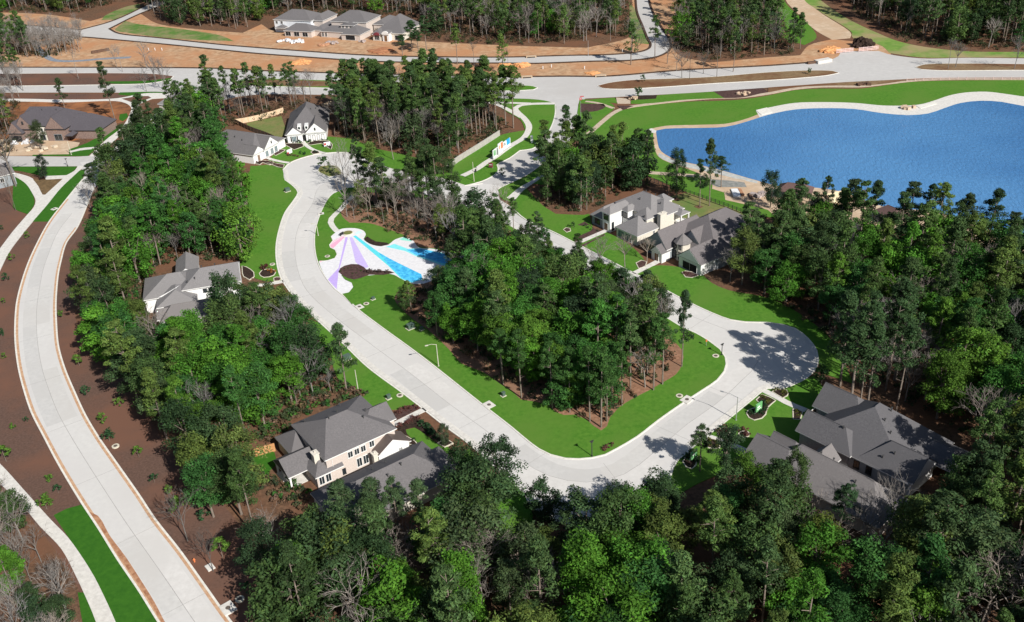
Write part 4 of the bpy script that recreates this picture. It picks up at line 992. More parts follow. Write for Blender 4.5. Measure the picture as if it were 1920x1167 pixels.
TREES = []
def add_tree(kind, pos, h, rs_, col, label, group=None, wide=None, iso=False):
    TREES.append(dict(kind=kind, pos=pos, h=h, w=wide, col=col, label=label, group=group, iso=iso, v=rs_.randrange(5 if kind == 'bare' and (wide or pos.y < 260) else len(LIB[kind])), rz=rs_.uniform(0, 6.28)))
CLEAR = [
 [(-100, 330), (150, 300), (180, 330), (165, 390), (140, 440), (118, 490), (112, 560), (125, 610), (160, 650), (190, 690), (235, 720), (250, 780), (290, 860), (345, 920), (400, 980), (440, 1040), (480, 1110), (495, 1200), (140, 1200), (128, 1080), (88, 1010), (48, 960), (-100, 900)],
 [(472, 312), (535, 300), (610, 290), (655, 290), (665, 335), (640, 400), (655, 415), (740, 440), (790, 468), (845, 486), (815, 510), (755, 530), (715, 548), (735, 588), (790, 616), (840, 655), (900, 695), (950, 728), (1000, 755), (1060, 780), (1120, 805), (1142, 790), (1165, 760), (1225, 730), (1268, 700), (1280, 670), (1262, 640), (1262, 612), (1300, 595), (1300, 565), (1290, 530), (1340, 540), (1440, 570), (1480, 610), (1530, 650), (1542, 690), (1520, 715), (1545, 725), (1620, 745), (1700, 780), (1785, 830), (1735, 890), (1715, 950), (1650, 955), (1580, 925), (1530, 900), (1480, 860), (1420, 850), (1385, 840), (1340, 830), (1310, 840), (1290, 880), (1255, 905), (1180, 895), (1130, 915), (1060, 918), (1010, 905), (990, 935), (988, 965), (950, 965), (940, 935), (1000, 890), (1005, 850), (960, 835), (900, 830), (860, 850), (838, 905), (830, 930), (770, 950), (700, 945), (640, 940), (610, 930), (600, 920), (540, 905), (500, 880), (480, 850), (505, 825), (560, 780), (640, 745), (690, 745), (625, 715), (640, 690), (662, 655), (600, 590), (560, 560), (530, 540), (480, 528), (450, 500), (468, 460), (470, 400)],
 [(268, 545), (290, 515), (335, 487), (440, 488), (455, 520), (400, 530), (395, 560), (390, 585), (300, 590), (275, 560)],
 [(930, 365), (1000, 408), (1060, 448), (1100, 466), (1180, 513), (1150, 522), (1060, 478), (990, 440), (900, 390)],
 [(960, 385), (1000, 335), (1015, 350), (1010, 380), (1060, 398), (1100, 400), (1160, 368), (1230, 350), (1330, 385), (1385, 400), (1355, 430), (1345, 480), (1325, 520), (1290, 530), (1220, 500), (1100, 462)],
 [(870, 300), (940, 250), (975, 225), (990, 185), (1085, 190), (1080, 260), (1010, 330), (960, 390), (880, 375), (862, 340)],
 [(1090, 190), (1250, 175), (1920, 150), (2200, 150), (2200, 360), (1900, 350), (1850, 345), (1740, 335), (1540, 325), (1440, 315), (1390, 290), (1330, 255), (1200, 240)],
 [(450, 245), (520, 215), (560, 198), (605, 205), (618, 262), (700, 280), (640, 290), (530, 312), (470, 300), (425, 280), (425, 250)],
]
HOUSEBOX = [[(470, 850), (520, 770), (690, 720), (790, 790), (850, 860), (830, 960), (650, 1010), (560, 985)], [(1375, 860), (1430, 780), (1560, 715), (1820, 850), (1760, 940), (1700, 1050), (1560, 1010)],
            [(1090, 470), (1110, 400), (1200, 350), (1310, 380), (1410, 410), (1400, 500), (1310, 540)], [(255, 620), (262, 540), (330, 490), (460, 490), (470, 560), (420, 625)], [(420, 310), (420, 250), (530, 205), (625, 210), (630, 270), (540, 310)],
            [(20, 290), (20, 200), (200, 190), (250, 230), (150, 300)], [(495, 85), (500, 30), (560, 26), (790, 28), (790, 95)], [(300, 225), (310, 190), (350, 190), (350, 225)]]
HOLE = [(1575, 690), (1600, 650), (1680, 650), (1770, 700), (1790, 770), (1700, 760), (1620, 725)]
def ok_place(p, h, R, strict=True, clear=True):
    bx, by = pix((p.x, p.y, 0))
    if h > 1 and clear and inside(HOLE, bx, by) and R > 2.95: return False
    for b in HOUSEBOX:
        if inside(b, bx, by): return False
    if inside(loop_out, bx, by) and not inside(island, bx, by): return False
    if clear:
        c = Vector((p.x, p.y, 0))
        for z, l in ((h * .97, 0), (h * .95, R * .45), (h * .95, -R * .45), (h * .72, 0), (h * .7, R * .75), (h * .7, -R * .75), (h * .5, R * .6), (h * .5, -R * .6)):
            x, y = pix((c.x + l, c.y, z))
            for q in CLEAR:
                if inside(q, x, y): return False
    return True
BARESPOT = [(750, 1030, 46), (735, 975, 26), (905, 1055, 58), (1010, 1115, 30), (1855, 1105, 62), (1130, 1040, 30), (1500, 960, 34), (1000, 975, 20), (610, 1075, 30)]
def grove(poly, sp, mix, label, hs=1.0, clear=True, seed=1, edge=None, where=None):
    r = random.Random(seed)
    w = [P(x, y) for x, y in poly]
    x0, x1 = min(v.x for v in w), max(v.x for v in w); y0, y1 = min(v.y for v in w), max(v.y for v in w)
    wp = [(v.x, v.y) for v in w]
    j = 0; y = y0
    while y < y1:
        x = x0 + (sp / 2 if j % 2 else 0)
        while x < x1:
            qx, qy = x + r.uniform(-.42, .42) * sp, y + r.uniform(-.42, .42) * sp
            if inside(wp, qx, qy):
                ks = list(mix); k = r.choices(ks, [mix[a] for a in ks])[0]
                h = {'pine': r.uniform(16.5, 22.5), 'broad': r.uniform(10.5, 16.5), 'bare': r.uniform(9.5, 15)}[k] * hs
                R = {'pine': 2.9, 'broad': 4.7, 'bare': 3}[k]
                p = Vector((qx, qy, 0)); px_, py_ = pix(p)
                cx_, cy_ = pix((qx, qy, h * .7))
                if k != 'bare' and any((cx_ - a_) ** 2 + (cy_ - b_) ** 2 < c_ * c_ for a_, b_, c_ in BARESPOT): continue
                if px_ > -180 and px_ < 2100 and ok_place(p, h, R, clear=clear):
                    nm = {'pine': 'tall pine', 'broad': 'leafy green tree', 'bare': 'leafless grey tree'}[k]
                    tx, ty = pix((qx, qy, h * .75))
                    add_tree(k, p, h, r, colour(k, tx, ty, r), nm + ' ' + label, nm + 's ' + label)
            x += sp
        y += sp * .87; j += 1
# --- groves, each outlined by where its trunks stand
grove([(215, 330), (262, 292), (330, 240), (380, 235), (420, 262), (455, 300), (466, 345), (462, 400), (472, 440), (462, 492), (440, 490), (380, 485), (300, 500), (255, 540), (255, 620), (300, 640), (400, 625), (480, 555), (560, 590), (610, 640), (640, 700), (660, 735), (560, 775), (500, 820), (460, 860), (470, 900), (540, 960), (600, 1010), (720, 1020), (800, 985), (880, 965), (930, 985), (950, 1015), (1000, 1020), (1060, 1005), (1120, 1005), (1200, 1000),
       (1240, 985), (1300, 960), (1400, 920), (1470, 960), (1560, 1015), (1660, 1050), (1740, 960), (1800, 880), (1850, 840), (2150, 850), (2200, 1250), (2150, 1330), (600, 1340), (560, 1200), (510, 1110), (440, 1020), (370, 940), (310, 860), (270, 790), (235, 720), (195, 665), (160, 610), (150, 545), (158, 480), (178, 400)],
      5.9, {'broad': .70, 'pine': .20, 'bare': .10}, 'in the wood that runs down the west side and along the bottom', seed=3)
grove([(1450, 575), (1500, 590), (1560, 640), (1590, 700), (1700, 760), (1800, 830), (2150, 860), (2200, 520), (1920, 500), (1700, 478), (1560, 462), (1440, 450), (1400, 470), (1350, 520), (1370, 545)], 6.0, {'broad': .60, 'pine': .30, 'bare': .10}, 'in the big wood between the lake and the lower right houses', seed=5)
grove([(765, 590), (740, 560), (790, 535), (880, 505), (930, 440), (1000, 462), (1050, 492), (1150, 555), (1235, 600), (1255, 640), (1270, 665), (1262, 695), (1222, 725), (1192, 740), (1155, 765), (1125, 800), (1100, 785), (1042, 768), (1005, 750), (942, 720), (905, 695), (842, 655), (805, 618)], 5.0, {'broad': .64, 'pine': .26, 'bare': .10}, 'in the wooded island between the loop streets', seed=8, hs=.94)
grove([(655, 410), (645, 385), (680, 368), (760, 375), (850, 395), (930, 425), (940, 445), (880, 480), (800, 462), (740, 432), (690, 418)], 5.6, {'bare': .62, 'pine': .10, 'broad': .28}, 'in the thin wood above the painted plaza', seed=9, clear=False, hs=.8)
grove([(1012, 350), (1050, 328), (1110, 315), (1180, 330), (1215, 345), (1180, 362), (1120, 385), (1095, 398), (1045, 398), (1015, 380)], 5.0, {'broad': .5, 'pine': .4, 'bare': .10}, 'in the grove between the entrance street and the lakeside houses', seed=10, clear=False, hs=.98)
grove([(628, 212), (700, 196), (780, 192), (900, 200), (930, 225), (965, 240), (935, 247), (900, 270), (850, 298), (800, 292), (740, 285), (700, 272), (650, 262), (632, 250)], 4.9, {'pine': .60, 'broad': .16, 'bare': .24}, 'in the pine wood behind the slanting wall', seed=11, clear=False, hs=1.04)
grove([(400, 215), (440, 195), (520, 182), (620, 185), (605, 200), (520, 208), (450, 228), (410, 240)], 5.8, {'pine': .42, 'bare': .58}, 'between the boulevard and the pale back fence', seed=12, clear=False, hs=.92)
grove([(340, 205), (400, 190), (440, 200), (400, 240), (350, 250)], 7, {'pine': .6, 'bare': .2, 'broad': .2}, 'clustered beside the boulevard junction', seed=13, clear=False, hs=.95)
grove([(470, 24), (500, -60), (1185, -60), (1178, 60), (1150, 78), (1090, 84), (960, 80), (880, 72), (800, 66), (790, 28), (640, 24), (540, 25)], 6.3, {'pine': .38, 'broad': .16, 'bare': .46}, 'in the far wood beyond the upper street', seed=14, clear=False)
grove([(275, 18), (268, 0), (330, -60), (500, -60), (490, 40), (455, 58), (400, 54), (330, 46), (295, 38)], 6.6, {'pine': .4, 'broad': .2, 'bare': .4}, 'in the far wood beyond the upper street', seed=15, clear=False)
grove([(-200, 22), (-200, -60), (330, -60), (250, -5), (150, 25), (60, 20)], 7.2, {'pine': .35, 'broad': .2, 'bare': .45}, 'in the far corner wood at the upper left', seed=16, clear=False)
grove([(1275, 95), (1268, 40), (1285, -60), (1440, -60), (1445, 20), (1475, 70), (1490, 95), (1440, 104), (1350, 110)], 6.6, {'pine': .42, 'broad': .18, 'bare': .40}, 'in the wood between the far bend and the sandy trail', seed=17, clear=False)
grove([(1530, -60), (1580, 5), (1640, 45), (1700, 72), (1800, 88), (1920, 92), (2150, 95), (2150, -60)], 6.6, {'pine': .42, 'broad': .30, 'bare': .28}, 'in the dark wood at the far upper right', seed=18, clear=False)
grove([(-150, 150), (60, 150), (60, 180), (20, 210), (15, 300), (-150, 300)], 6.0, {'bare': .8, 'pine': .2}, 'crowding the left edge beside the unfinished brick house', seed=19, clear=False, hs=.9)
grove([(20, 66), (155, 68), (155, 98), (90, 112), (10, 104)], 4.4, {'bare': 1}, 'standing on the orange clay by the upper left street', seed=20, clear=False, hs=.85)
grove([(110, 200), (215, 205), (228, 240), (200, 262), (150, 268), (165, 240), (120, 215)], 5, {'bare': 1}, 'in front of the unfinished brick house', seed=21, clear=False, hs=.95)
grove([(-120, 950), (0, 960), (60, 1010), (110, 1090), (150, 1180), (180, 1330), (-120, 1330)], 4.2, {'bare': .74, 'broad': .26}, 'in the lower left corner beside the walk', seed=22, clear=False, hs=.72)
grove([(1250, 130), (1400, 128), (1380, 146), (1270, 152)], 11, {'pine': .35, 'bare': .65}, 'on the brown boulevard median', seed=23, clear=False, hs=.9)
grove([(1740, 124), (1920, 123), (1920, 131), (1750, 131)], 8, {'pine': .3, 'bare': .7}, 'on the right hand median of the boulevard', seed=24, clear=False, hs=.9)
grove([(1180, 92), (1250, 118), (1300, 122), (1280, 134), (1180, 128)], 11, {'pine': .4, 'bare': .6}, 'on the clay strip by the far bend', seed=25, clear=False, hs=1)
grove([(840, 118), (1000, 122), (1000, 140), (850, 138)], 15, {'pine': .9, 'bare': .1}, 'on the clay strip between upper street and boulevard', seed=26, clear=False, hs=1)
grove([(130, 120), (330, 128), (330, 150), (130, 150)], 19, {'bare': 1}, 'along the left part of the boulevard', seed=27, clear=False, hs=.9)

grove([(1575, 690), (1600, 650), (1680, 650), (1770, 700), (1790, 770), (1700, 760), (1620, 725)], 5.0, {'bare': 1}, 'among the dark stems behind the lower right houses', seed=41, clear=False, hs=.95)
grove([(-40, 88), (60, 80), (60, 118), (-40, 122)], 9, {'pine': .5, 'bare': .5}, 'on the clay at the far left edge', seed=42, clear=False)
grove([(255, 150), (330, 152), (330, 175), (260, 178)], 9, {'bare': 1}, 'beside the nose of the left median', seed=43, clear=False, hs=.9)
grove([(690, 372), (760, 380), (830, 396), (820, 420), (740, 410), (690, 398)], 4.6, {'bare': .8, 'pine': .2}, 'in the thin wood above the painted plaza', seed=44, clear=False, hs=.95)
grove([(505, 800), (560, 745), (620, 722), (660, 740), (600, 768), (540, 800), (500, 835)], 4.0, {'bare': .62, 'pine': .23, 'broad': .15}, 'in the brushy strip behind the beige brick house', seed=45, clear=False, hs=.55)
grove([(255, 500), (300, 482), (380, 470), (450, 478), (455, 488), (380, 482), (300, 500), (262, 530)], 4.5, {'bare': .6, 'pine': .4}, 'behind the white walled house', seed=46, clear=False, hs=.8)
grove([(462, 330), (470, 400), (474, 440), (462, 486), (452, 470), (458, 400)], 4.5, {'bare': .9, 'pine': .1}, 'along the long west lawn', seed=47, clear=False, hs=.7)
grove([(880, 440), (930, 432), (1000, 464), (1100, 524), (1180, 570), (1230, 602), (1180, 600), (1080, 560), (980, 505), (900, 478)], 4.6, {'broad': .55, 'pine': .30, 'bare': .15}, 'lining the upper edge of the island wood', seed=51, clear=False, hs=.62)
grove([(748, 575), (775, 572), (800, 590), (800, 612), (770, 596)], 4.5, {'broad': .4, 'pine': .5, 'bare': .1}, 'at the left point of the island wood', seed=52, clear=False, hs=.48)
grove([(835, 535), (855, 520), (880, 505), (930, 520), (880, 550), (820, 560)], 4.4, {'broad': .6, 'pine': .2, 'bare': .2}, 'overhanging the right end of the painted plaza', seed=53, clear=False, hs=.5)
def hfor(base, ytop):
    b = P(*base); lo, hi = .5, 45
    for _ in range(30):
        m = (lo + hi) / 2
        if pix((b.x, b.y, m))[1] > ytop: lo = m
        else: hi = m
    return b, lo
rI = random.Random(99)
def iso(kind, base, ytop, col, label, wide=None, group=None):
    b, hh = hfor(base, ytop)
    add_tree(kind, b, hh, rI, col, label, group, wide, True)
iso('pine', (1064, 292), 200, (.05, .10, .035), 'lone tall pine between the entrance street and the park lawn', 2.9)
iso('pine', (1214, 350), 243, (.05, .09, .035), 'pine with a thin high crown at the left tip of the lake', 2.6)
iso('bare', (1252, 364), 318, (.5, .5, .5), 'dark leafless stub of a tree by the black garden fence')
iso('broad', (1268, 373), 280, (.035, .075, .03), 'round crowned pine on two thin stems behind the garden fence', 3.4)
iso('pine', (1312, 389), 300, (.035, .075, .03), 'slim tree rising beside the black fence, right of the round crowned one', 2.2)
iso('pine', (1330, 387), 263, (.06, .10, .035), 'pine topped with a sparse crown against the lake water', 2.6)
iso('pine', (1352, 352), 292, (.035, .075, .03), 'leaning pine on the gravel pad by the lake', 3.0)
iso('broad', (1444, 392), 320, (.032, .068, .03), 'round dark tree standing alone on the sand beside the lake', 3.2)
for i, (bx, by, ty, w_) in enumerate([(1542, 452, 330, 2.4), (1590, 462, 338, 3.2), (1630, 462, 343, 3.2), (1698, 462, 342, 3.6), (1735, 466, 345, 3.0), (1800, 488, 366, 3.2), (1845, 482, 355, 3.6), (1880, 500, 400, 3.0), (1915, 520, 398, 3.2), (1520, 450, 362, 3.2), (1565, 470, 385, 3.4), (1655, 480, 400, 3.2), (1770, 492, 412, 3.4), (1482, 455, 395, 3.0)]):
    iso('pine', (bx, by), ty, (.048, .078, .034) if i % 2 else (.040, .078, .032), 'pine in the row rising against the lake water', w_, 'pines in the row rising against the lake water')
iso('pine', (674, 352), 262, (.05, .085, .035), 'dark slim pine at the street head beside the planted bed', 2.2)
iso('bare', (648, 356), 266, (1.1, 1.1, 1.1), 'pale leafless tree right of the planted bed in the street head')
iso('pine', (700, 366), 285, (.055, .09, .035), 'second slim pine right of the planted bed', 2.2)
for i, (bx, by, ty, w_) in enumerate([(777, 392, 292, 3.0), (792, 388, 300, 2.6), (806, 394, 282, 3.2), (824, 398, 276, 3.2), (850, 394, 300, 2.8), (756, 402, 318, 2.6)]):
    iso('pine', (bx, by), ty, (.06, .105, .034), 'thick stemmed pine in the clump at the tip of the island', w_, 'thick stemmed pines in the clump at the tip of the island')
iso('broad', (800, 320), 262, (.055, .10, .035), 'spreading green tree on the lawn strip above the street', 3.6)
iso('broad', (832, 328), 275, (.06, .10, .035), 'green tree beside the low end of the slanting wall', 3.4)
iso('bare', (738, 300), 232, (1, .98, .95), 'leafless tree on the lawn in front of the pine wood')
iso('bare', (938, 422), 350, (.95, .9, .85), 'leafless tree at the corner where the two streets meet')
iso('bare', (1126, 518), 445, (1, .97, .92), 'leafless tree on the street edge facing the garage', 3.6)
iso('bare', (1172, 506), 440, (1, .95, .88), 'leafless brownish tree on the lawn between the two driveways', 3.2)
iso('bare', (1213, 492), 448, (1, .93, .85), 'small leafless tree beside the walk of the turret house', 2.8)
iso('pine', (1008, 478), 398, (.055, .10, .04), 'young pine on the street edge with a narrow crown', 2.2)
iso('pine', (1094, 516), 474, (.04, .08, .035), 'short bushy pine on the street edge', 2.0)
iso('pine', (1170, 575), 505, (.045, .085, .04), 'pine on the kerb above the broad street bend, left one', 2.4)
iso('pine', (1215, 590), 508, (.05, .09, .04), 'pine on the kerb above the broad street bend, middle one', 2.8)
iso('pine', (1278, 689), 549, (.042, .082, .036), 'pine with a long bare stem at the right edge of the island', 2.2)
for bx, by, ty in [(1127, 803, 655), (1106, 792, 650), (1138, 792, 668), (1225, 733, 600), (1166, 762, 640), (1242, 722, 590), (1036, 768, 640), (978, 748, 620), (944, 722, 618), (1068, 775, 652)]:
    iso('pine', (bx, by), ty, (.055, .13, .03), 'bare stemmed pine on the lower rim of the island wood', 2.5, 'bare stemmed pines on the lower rim of the island wood')
iso('broad', (834, 838), 796, (.06, .09, .045), 'thin small tree in the square stone bordered bed', 1.5)
iso('broad', (938, 940), 824, (.032, .070, .028), 'big round dark tree spilling over the lower street bend', 4.6)
iso('broad', (873, 935), 833, (.036, .078, .028), 'dark tree in front of the lawn, left of the big round one', 3.4)
iso('broad', (1022, 978), 902, (.034, .072, .028), 'dark dense tree hiding the bottom of the street bend', 3.4)
iso('broad', (1160, 985), 908, (.038, .072, .03), 'dark tree with a tuft on top at the foot of the bend', 3.0)
iso('broad', (1235, 992), 895, (.042, .085, .03), 'broad green tree below the shadow on the street bend', 4.6)
iso('pine', (1312, 885), 796, (.06, .105, .04), 'open crowned young pine overhanging the lower right kerb', 2.4)
iso('broad', (1360, 900), 800, (.045, .085, .04), 'green tree in the front garden of the lower right houses', 3.0)
iso('broad', (442, 640), 512, (.045, .09, .035), 'bushy tree in front of the white walled house', 4.4)
iso('broad', (560, 640), 556, (.05, .12, .035), 'tree leaning over the left kerb of the loop street', 3.4)
iso('pine', (650, 735), 612, (.065, .12, .045), 'light crowned tree overhanging the left kerb of the street', 3.0)
iso('broad', (1480, 1000), 850, (.07, .12, .035), 'bright leafy tree in front of the brownish roof', 3.0)
for i, (bx, by, ty, w_) in enumerate([(745, 1085, 985, 4.4), (765, 1095, 1005, 4.0), (738, 1020, 955, 3.0), (885, 1110, 1005, 4.6), (925, 1112, 995, 4.8), (905, 1090, 985, 4.2), (1010, 1165, 1085, 3.6), (1835, 1180, 1055, 4.6), (1880, 1190, 1065, 5.0), (1855, 1150, 1040, 4.2), (1130, 1075, 1010, 3.4), (1500, 1000, 930, 3.8), (612, 1110, 1050, 3.4), (860, 1095, 1000, 4.0)]):
    iso('bare', (bx, by), ty, (.95, .9, .86), 'wide leafless tree showing pale limbs amid the bottom green canopy', w_, 'wide leafless trees showing pale limbs amid the bottom green canopy')
iso('pine', (1570, 1030), 905, (.04, .085, .035), 'dark pine against the lower end of the brownish roof', 2.6)
iso('bare', (1620, 1040), 925, (1, 1, 1), 'leafless grey tree by the wall of the brownish roofed house', 3.4)
iso('bare', (1660, 1010), 905, (1, 1, 1), 'leafless tree right of the brownish roofed house', 3.0)
for bx, by, ty in [(640, 985), (710, 1000), (745, 1005), (790, 990)] and [(655, 1010, 905), (708, 1015, 902), (752, 1020, 895), (790, 1000, 905)]:
    iso('pine', (bx, by), ty, (.07, .12, .05), 'light green pine in front of the long low grey roof', 2.6, 'light green pines in front of the long low grey roof')
iso('broad', (78, 282), 228, (.06, .085, .035), 'olive green tree in front of the brown brick gables', 3.4)
iso('pine', (216, 226), 116, (.05, .08, .03), 'tall leaning pine right of the unfinished brick house', 2.8)
iso('pine', (122, 205), 148, (.05, .085, .03), 'small pine between walk and roof of the brick house', 2.4)
iso('pine', (186, 388), 308, (.045, .075, .03), 'pine with a ragged crown over the west road junction', 2.6)
iso('broad', (86, 338), 290, (.03, .05, .03), 'dark tree rising from the triangular bed', 2.4)
iso('bare', (30, 350), 240, (.6, .58, .56), 'tall leafless tree beside the crescent lawn')
iso('bare', (30, 396), 300, (.6, .55, .5), 'leaning leafless stem by the lower end of the crescent lawn', 1.8)
iso('bare', (172, 395), 340, (.8, .8, .8), 'leafless bush overhanging the west road', 3.0)
iso('pine', (248, 330), 235, (.05, .085, .03), 'pine over the junction of west road and boulevard, left one', 2.8)
iso('pine', (280, 300), 190, (.05, .08, .03), 'tall pine over the junction of west road and boulevard', 2.8)
iso('pine', (1500, 92), 25, (.06, .12, .035), 'pine pair member beside the grass and sandy trail', 2.8, None)
iso('broad', (1487, 95), 45, (.06, .12, .035), 'leafy tree beside the grass and sandy trail', 3.0, None)
iso('bare', (400, 1072), 1000, (.45, .45, .45), 'small leafless tree on the mulch by the pale square pad', 1.6)
iso('bare', (352, 1015), 925, (.6, .6, .6), 'small leafless tree on the mulch beside the west road', 2.2)
YG = (.10, .20, .03); DG = (.035, .09, .035)
for i, (bx, by, hh) in enumerate([(4, 432, 1.8), (52, 447, 2.4), (22, 489, 2.4), (12, 527, 2.6), (8, 570, 1.8), (117, 596, 2.4), (4, 632, 2.6), (9, 673, 1.8), (149, 686, 3.2), (162, 741, 2.6), (226, 763, 2.4), (194, 794, 2.8), (206, 828, 3.2), (261, 858, 3.0), (26, 806, 2.0), (51, 792, 1.5), (12, 866, 4.2),
                                   (94, 904, 2.2), (110, 925, 2.2), (320, 928, 2.4), (338, 966, 4.6), (382, 976, 2.6), (418, 1046, 4.8), (467, 1047, 2.8), (465, 1114, 2.6), (506, 1160, 3.6), (88, 955, 3.6), (290, 905, 2.2)]):
    b = P(bx, by); add_tree('shrub', b, hh, rI, YG if i % 3 else DG, 'small young tree planted in the brown mulch beside the west road', 'small young trees planted in the brown mulch beside the west road', None, True)
for bx, by, hh, lb in [(1196, 184, 5.0, 'young tree in the dark mulch patch by the boulevard'), (1206, 155, 3.4, 'young tree on the brown boulevard median'), (1518, 140, 3.0, 'low shrub near the tip of the brown median'), (610, 322, 5.5, 'yucca like bush in the street head bed, left'), (622, 326, 3.0, 'low grey bush in the street head bed'),
                       (1540, 722, 5.0, 'young tree on the lawn beside the round street end'), (942, 330, 3.0, 'small dark bush by the lower kerb of the entrance street'), (1020, 305, 5, 'small conical pine over the entrance street'), (1075, 428, 2.0, 'clipped dark bush on the lawn left of the first lake house')]:
    add_tree('shrub', P(bx, by), hh, rI, (.05, .11, .035), lb, None, None, True)

# trees whose shadows fall on the round street end and the lower bend
for spx, L_, kd_, lb in [((1440, 640), 22, 'pine', 'tall pine whose shadow lies on the round street end'), ((1490, 650), 21, 'pine', 'tall pine whose shadow lies on the round street end'), ((1460, 690), 20, 'pine', 'tall pine whose shadow lies on the round street end'), ((1510, 690), 20, 'pine', 'tall pine whose shadow lies on the round street end'), ((1420, 665), 24, 'pine', 'tall pine whose shadow lies on the round street end'), ((1500, 630), 22, 'pine', 'tall pine whose shadow lies on the round street end'), ((1475, 625), 24, 'pine', 'tall pine whose shadow lies on the round street end')]:
    q = P(*spx) + SUN_TO * (L_ * .92 / math.tan(SUN_EL)) * .92
    add_tree(kd_, Vector((q.x, q.y, 0)), L_ * 1.02 if kd_ == 'pine' else L_ * .85, rI, (.05, .10, .036), lb, lb, 3.4, True)
for bx, by, ty, w_ in [(772, 92, 40, 4), (785, 100, 52, 3.4), (800, 96, 30, 4), (755, 104, 66, 2.6)]:
    iso('pine', (bx, by), ty, (.045, .10, .036), 'dark pine in the clump at the right end of the far house row', w_, 'dark pines in the clump at the right end of the far house row')
for spx, L_ in [((1405, 640), 22), ((1430, 690), 20), ((1480, 700), 19), ((1510, 660), 22), ((1455, 655), 23), ((1400, 620), 24), ((1190, 870), 15), ((1170, 855), 15)][:2]:
    q = P(*spx) + SUN_TO * (L_ * .85 / math.tan(SUN_EL))
    add_tree('pine', Vector((q.x, q.y, 0)), L_, rI, (.05, .10, .036), 'tall pine whose shadow lies on the round street end', 'tall pine whose shadow lies on the round street end', 3.9, True)
iso('bare', (651, 408), 318, (.9, .9, .9), 'leafless tree casting a branching shadow on the loop street left of the plaza', 3.2)
# --- instances
cam0 = Vector((0, 0, HCAM))
LIMIT = 285
for t in TREES: t['d'] = (t['pos'] - cam0).length
FAR = []
for kd in ('pine', 'broad', 'bare', 'shrub'):
    L = sorted([t for t in TREES if t['kind'] == kd], key=lambda t: (not t['iso'], t['d'] - (0 if -20 < pix(t['pos'])[0] < 1940 and pix((t['pos'].x, t['pos'].y, t['h']))[1] < 1160 else -400)))
    near, far = L[:LIMIT], L[LIMIT:]
    FAR += far
    for t in near:
        H_, R_, crown, trunk = LIB[kd][t['v']][:4]
        nm, cat, cn = KIND[kd]
        root = bpy.data.objects.new(nm, None); root.empty_display_size = .5; C.objects.link(root)
        root.location = t['pos']; root.rotation_euler = (0, 0, t['rz'])
        s = t['h'] / H_; w = (t['w'] / R_) if t['w'] else s * (rnd.uniform(1.04, 1.32) if kd == 'broad' else rnd.uniform(.95, 1.22))
        root.scale = (w, w, s)
        tag(root, t['label'], cat, t['group'])
        for n_, me in (('trunk', trunk), (cn, crown)):
            o = bpy.data.objects.new(n_, me); C.objects.link(o); o.parent = root; o.color = (*t['col'], 1) if n_ != 'trunk' or kd == 'bare' else (1, 1, 1, 1)
def bake(ts, nm, kd, lab):
    V, F, Cc, TV, TF = [], [], [], [], []; k = 0; tk = 0
    for t in ts:
        e = LIB[kd][t['v']]; H_ = e[0]; s = t['h'] / H_
        M = np.array(Matrix.Rotation(t['rz'], 3, 'Z')) * np.array([[s, s, s]]); off = np.array(t['pos'])
        if kd == 'bare':
            v, f, tv, tf = e[4], e[5], e[6], e[7]
            V.append(v @ M.T + off); F.append(f + k); k += len(v)
        else:
            v, c, tv, tf = e[4], e[5], e[6], e[7]
            q = v.reshape(-1, 4, 3); n = len(q); sel = rng.permutation(n)[:n // (3 if t['d'] > 300 else 2)]; q = q[sel]; ce = q.mean(1, keepdims=True); q = ce + (q - ce) * (1.6 if t['d'] > 300 else 1.35)
            V.append(q.reshape(-1, 3) @ M.T + off); Cc.append(c[sel] * np.array([*t['col'], 1]))
        TV.append(tv @ M.T + off); TF.append(tf + tk); tk += len(tv)
    if not V: return
    V = np.concatenate(V)
    if kd == 'bare': me = np_mesh(nm, V, np.concatenate(F), BARKG)
    else: me = np_mesh(nm, V, np.arange(len(V)).reshape(-1, 4), LEAF, np.concatenate(Cc))
    o = bpy.data.objects.new(nm, me); C.objects.link(o); tag(o, lab[0], lab[1], kind='stuff')
    o2 = bpy.data.objects.new('trunks', np_mesh('trunks', np.concatenate(TV), np.concatenate(TF), BARKG if kd == 'bare' else BARK)); C.objects.link(o2); o2.parent = o
bake([t for t in FAR if t['kind'] == 'pine'], 'far_pines', 'pine', ('distant pines merging into the woods along the far edge', 'woods'))
bake([t for t in FAR if t['kind'] == 'broad'], 'far_broadleaf_trees', 'broad', ('distant leafy green trees merging into one mass of woodland', 'woods'))
bake([t for t in FAR if t['kind'] == 'bare'], 'far_bare_trees', 'bare', ('distant leafless grey trees massed in the far woods', 'woods'))
print('TREES', {k: sum(1 for t in TREES if t['kind'] == k) for k in LIB}, 'far', len(FAR))

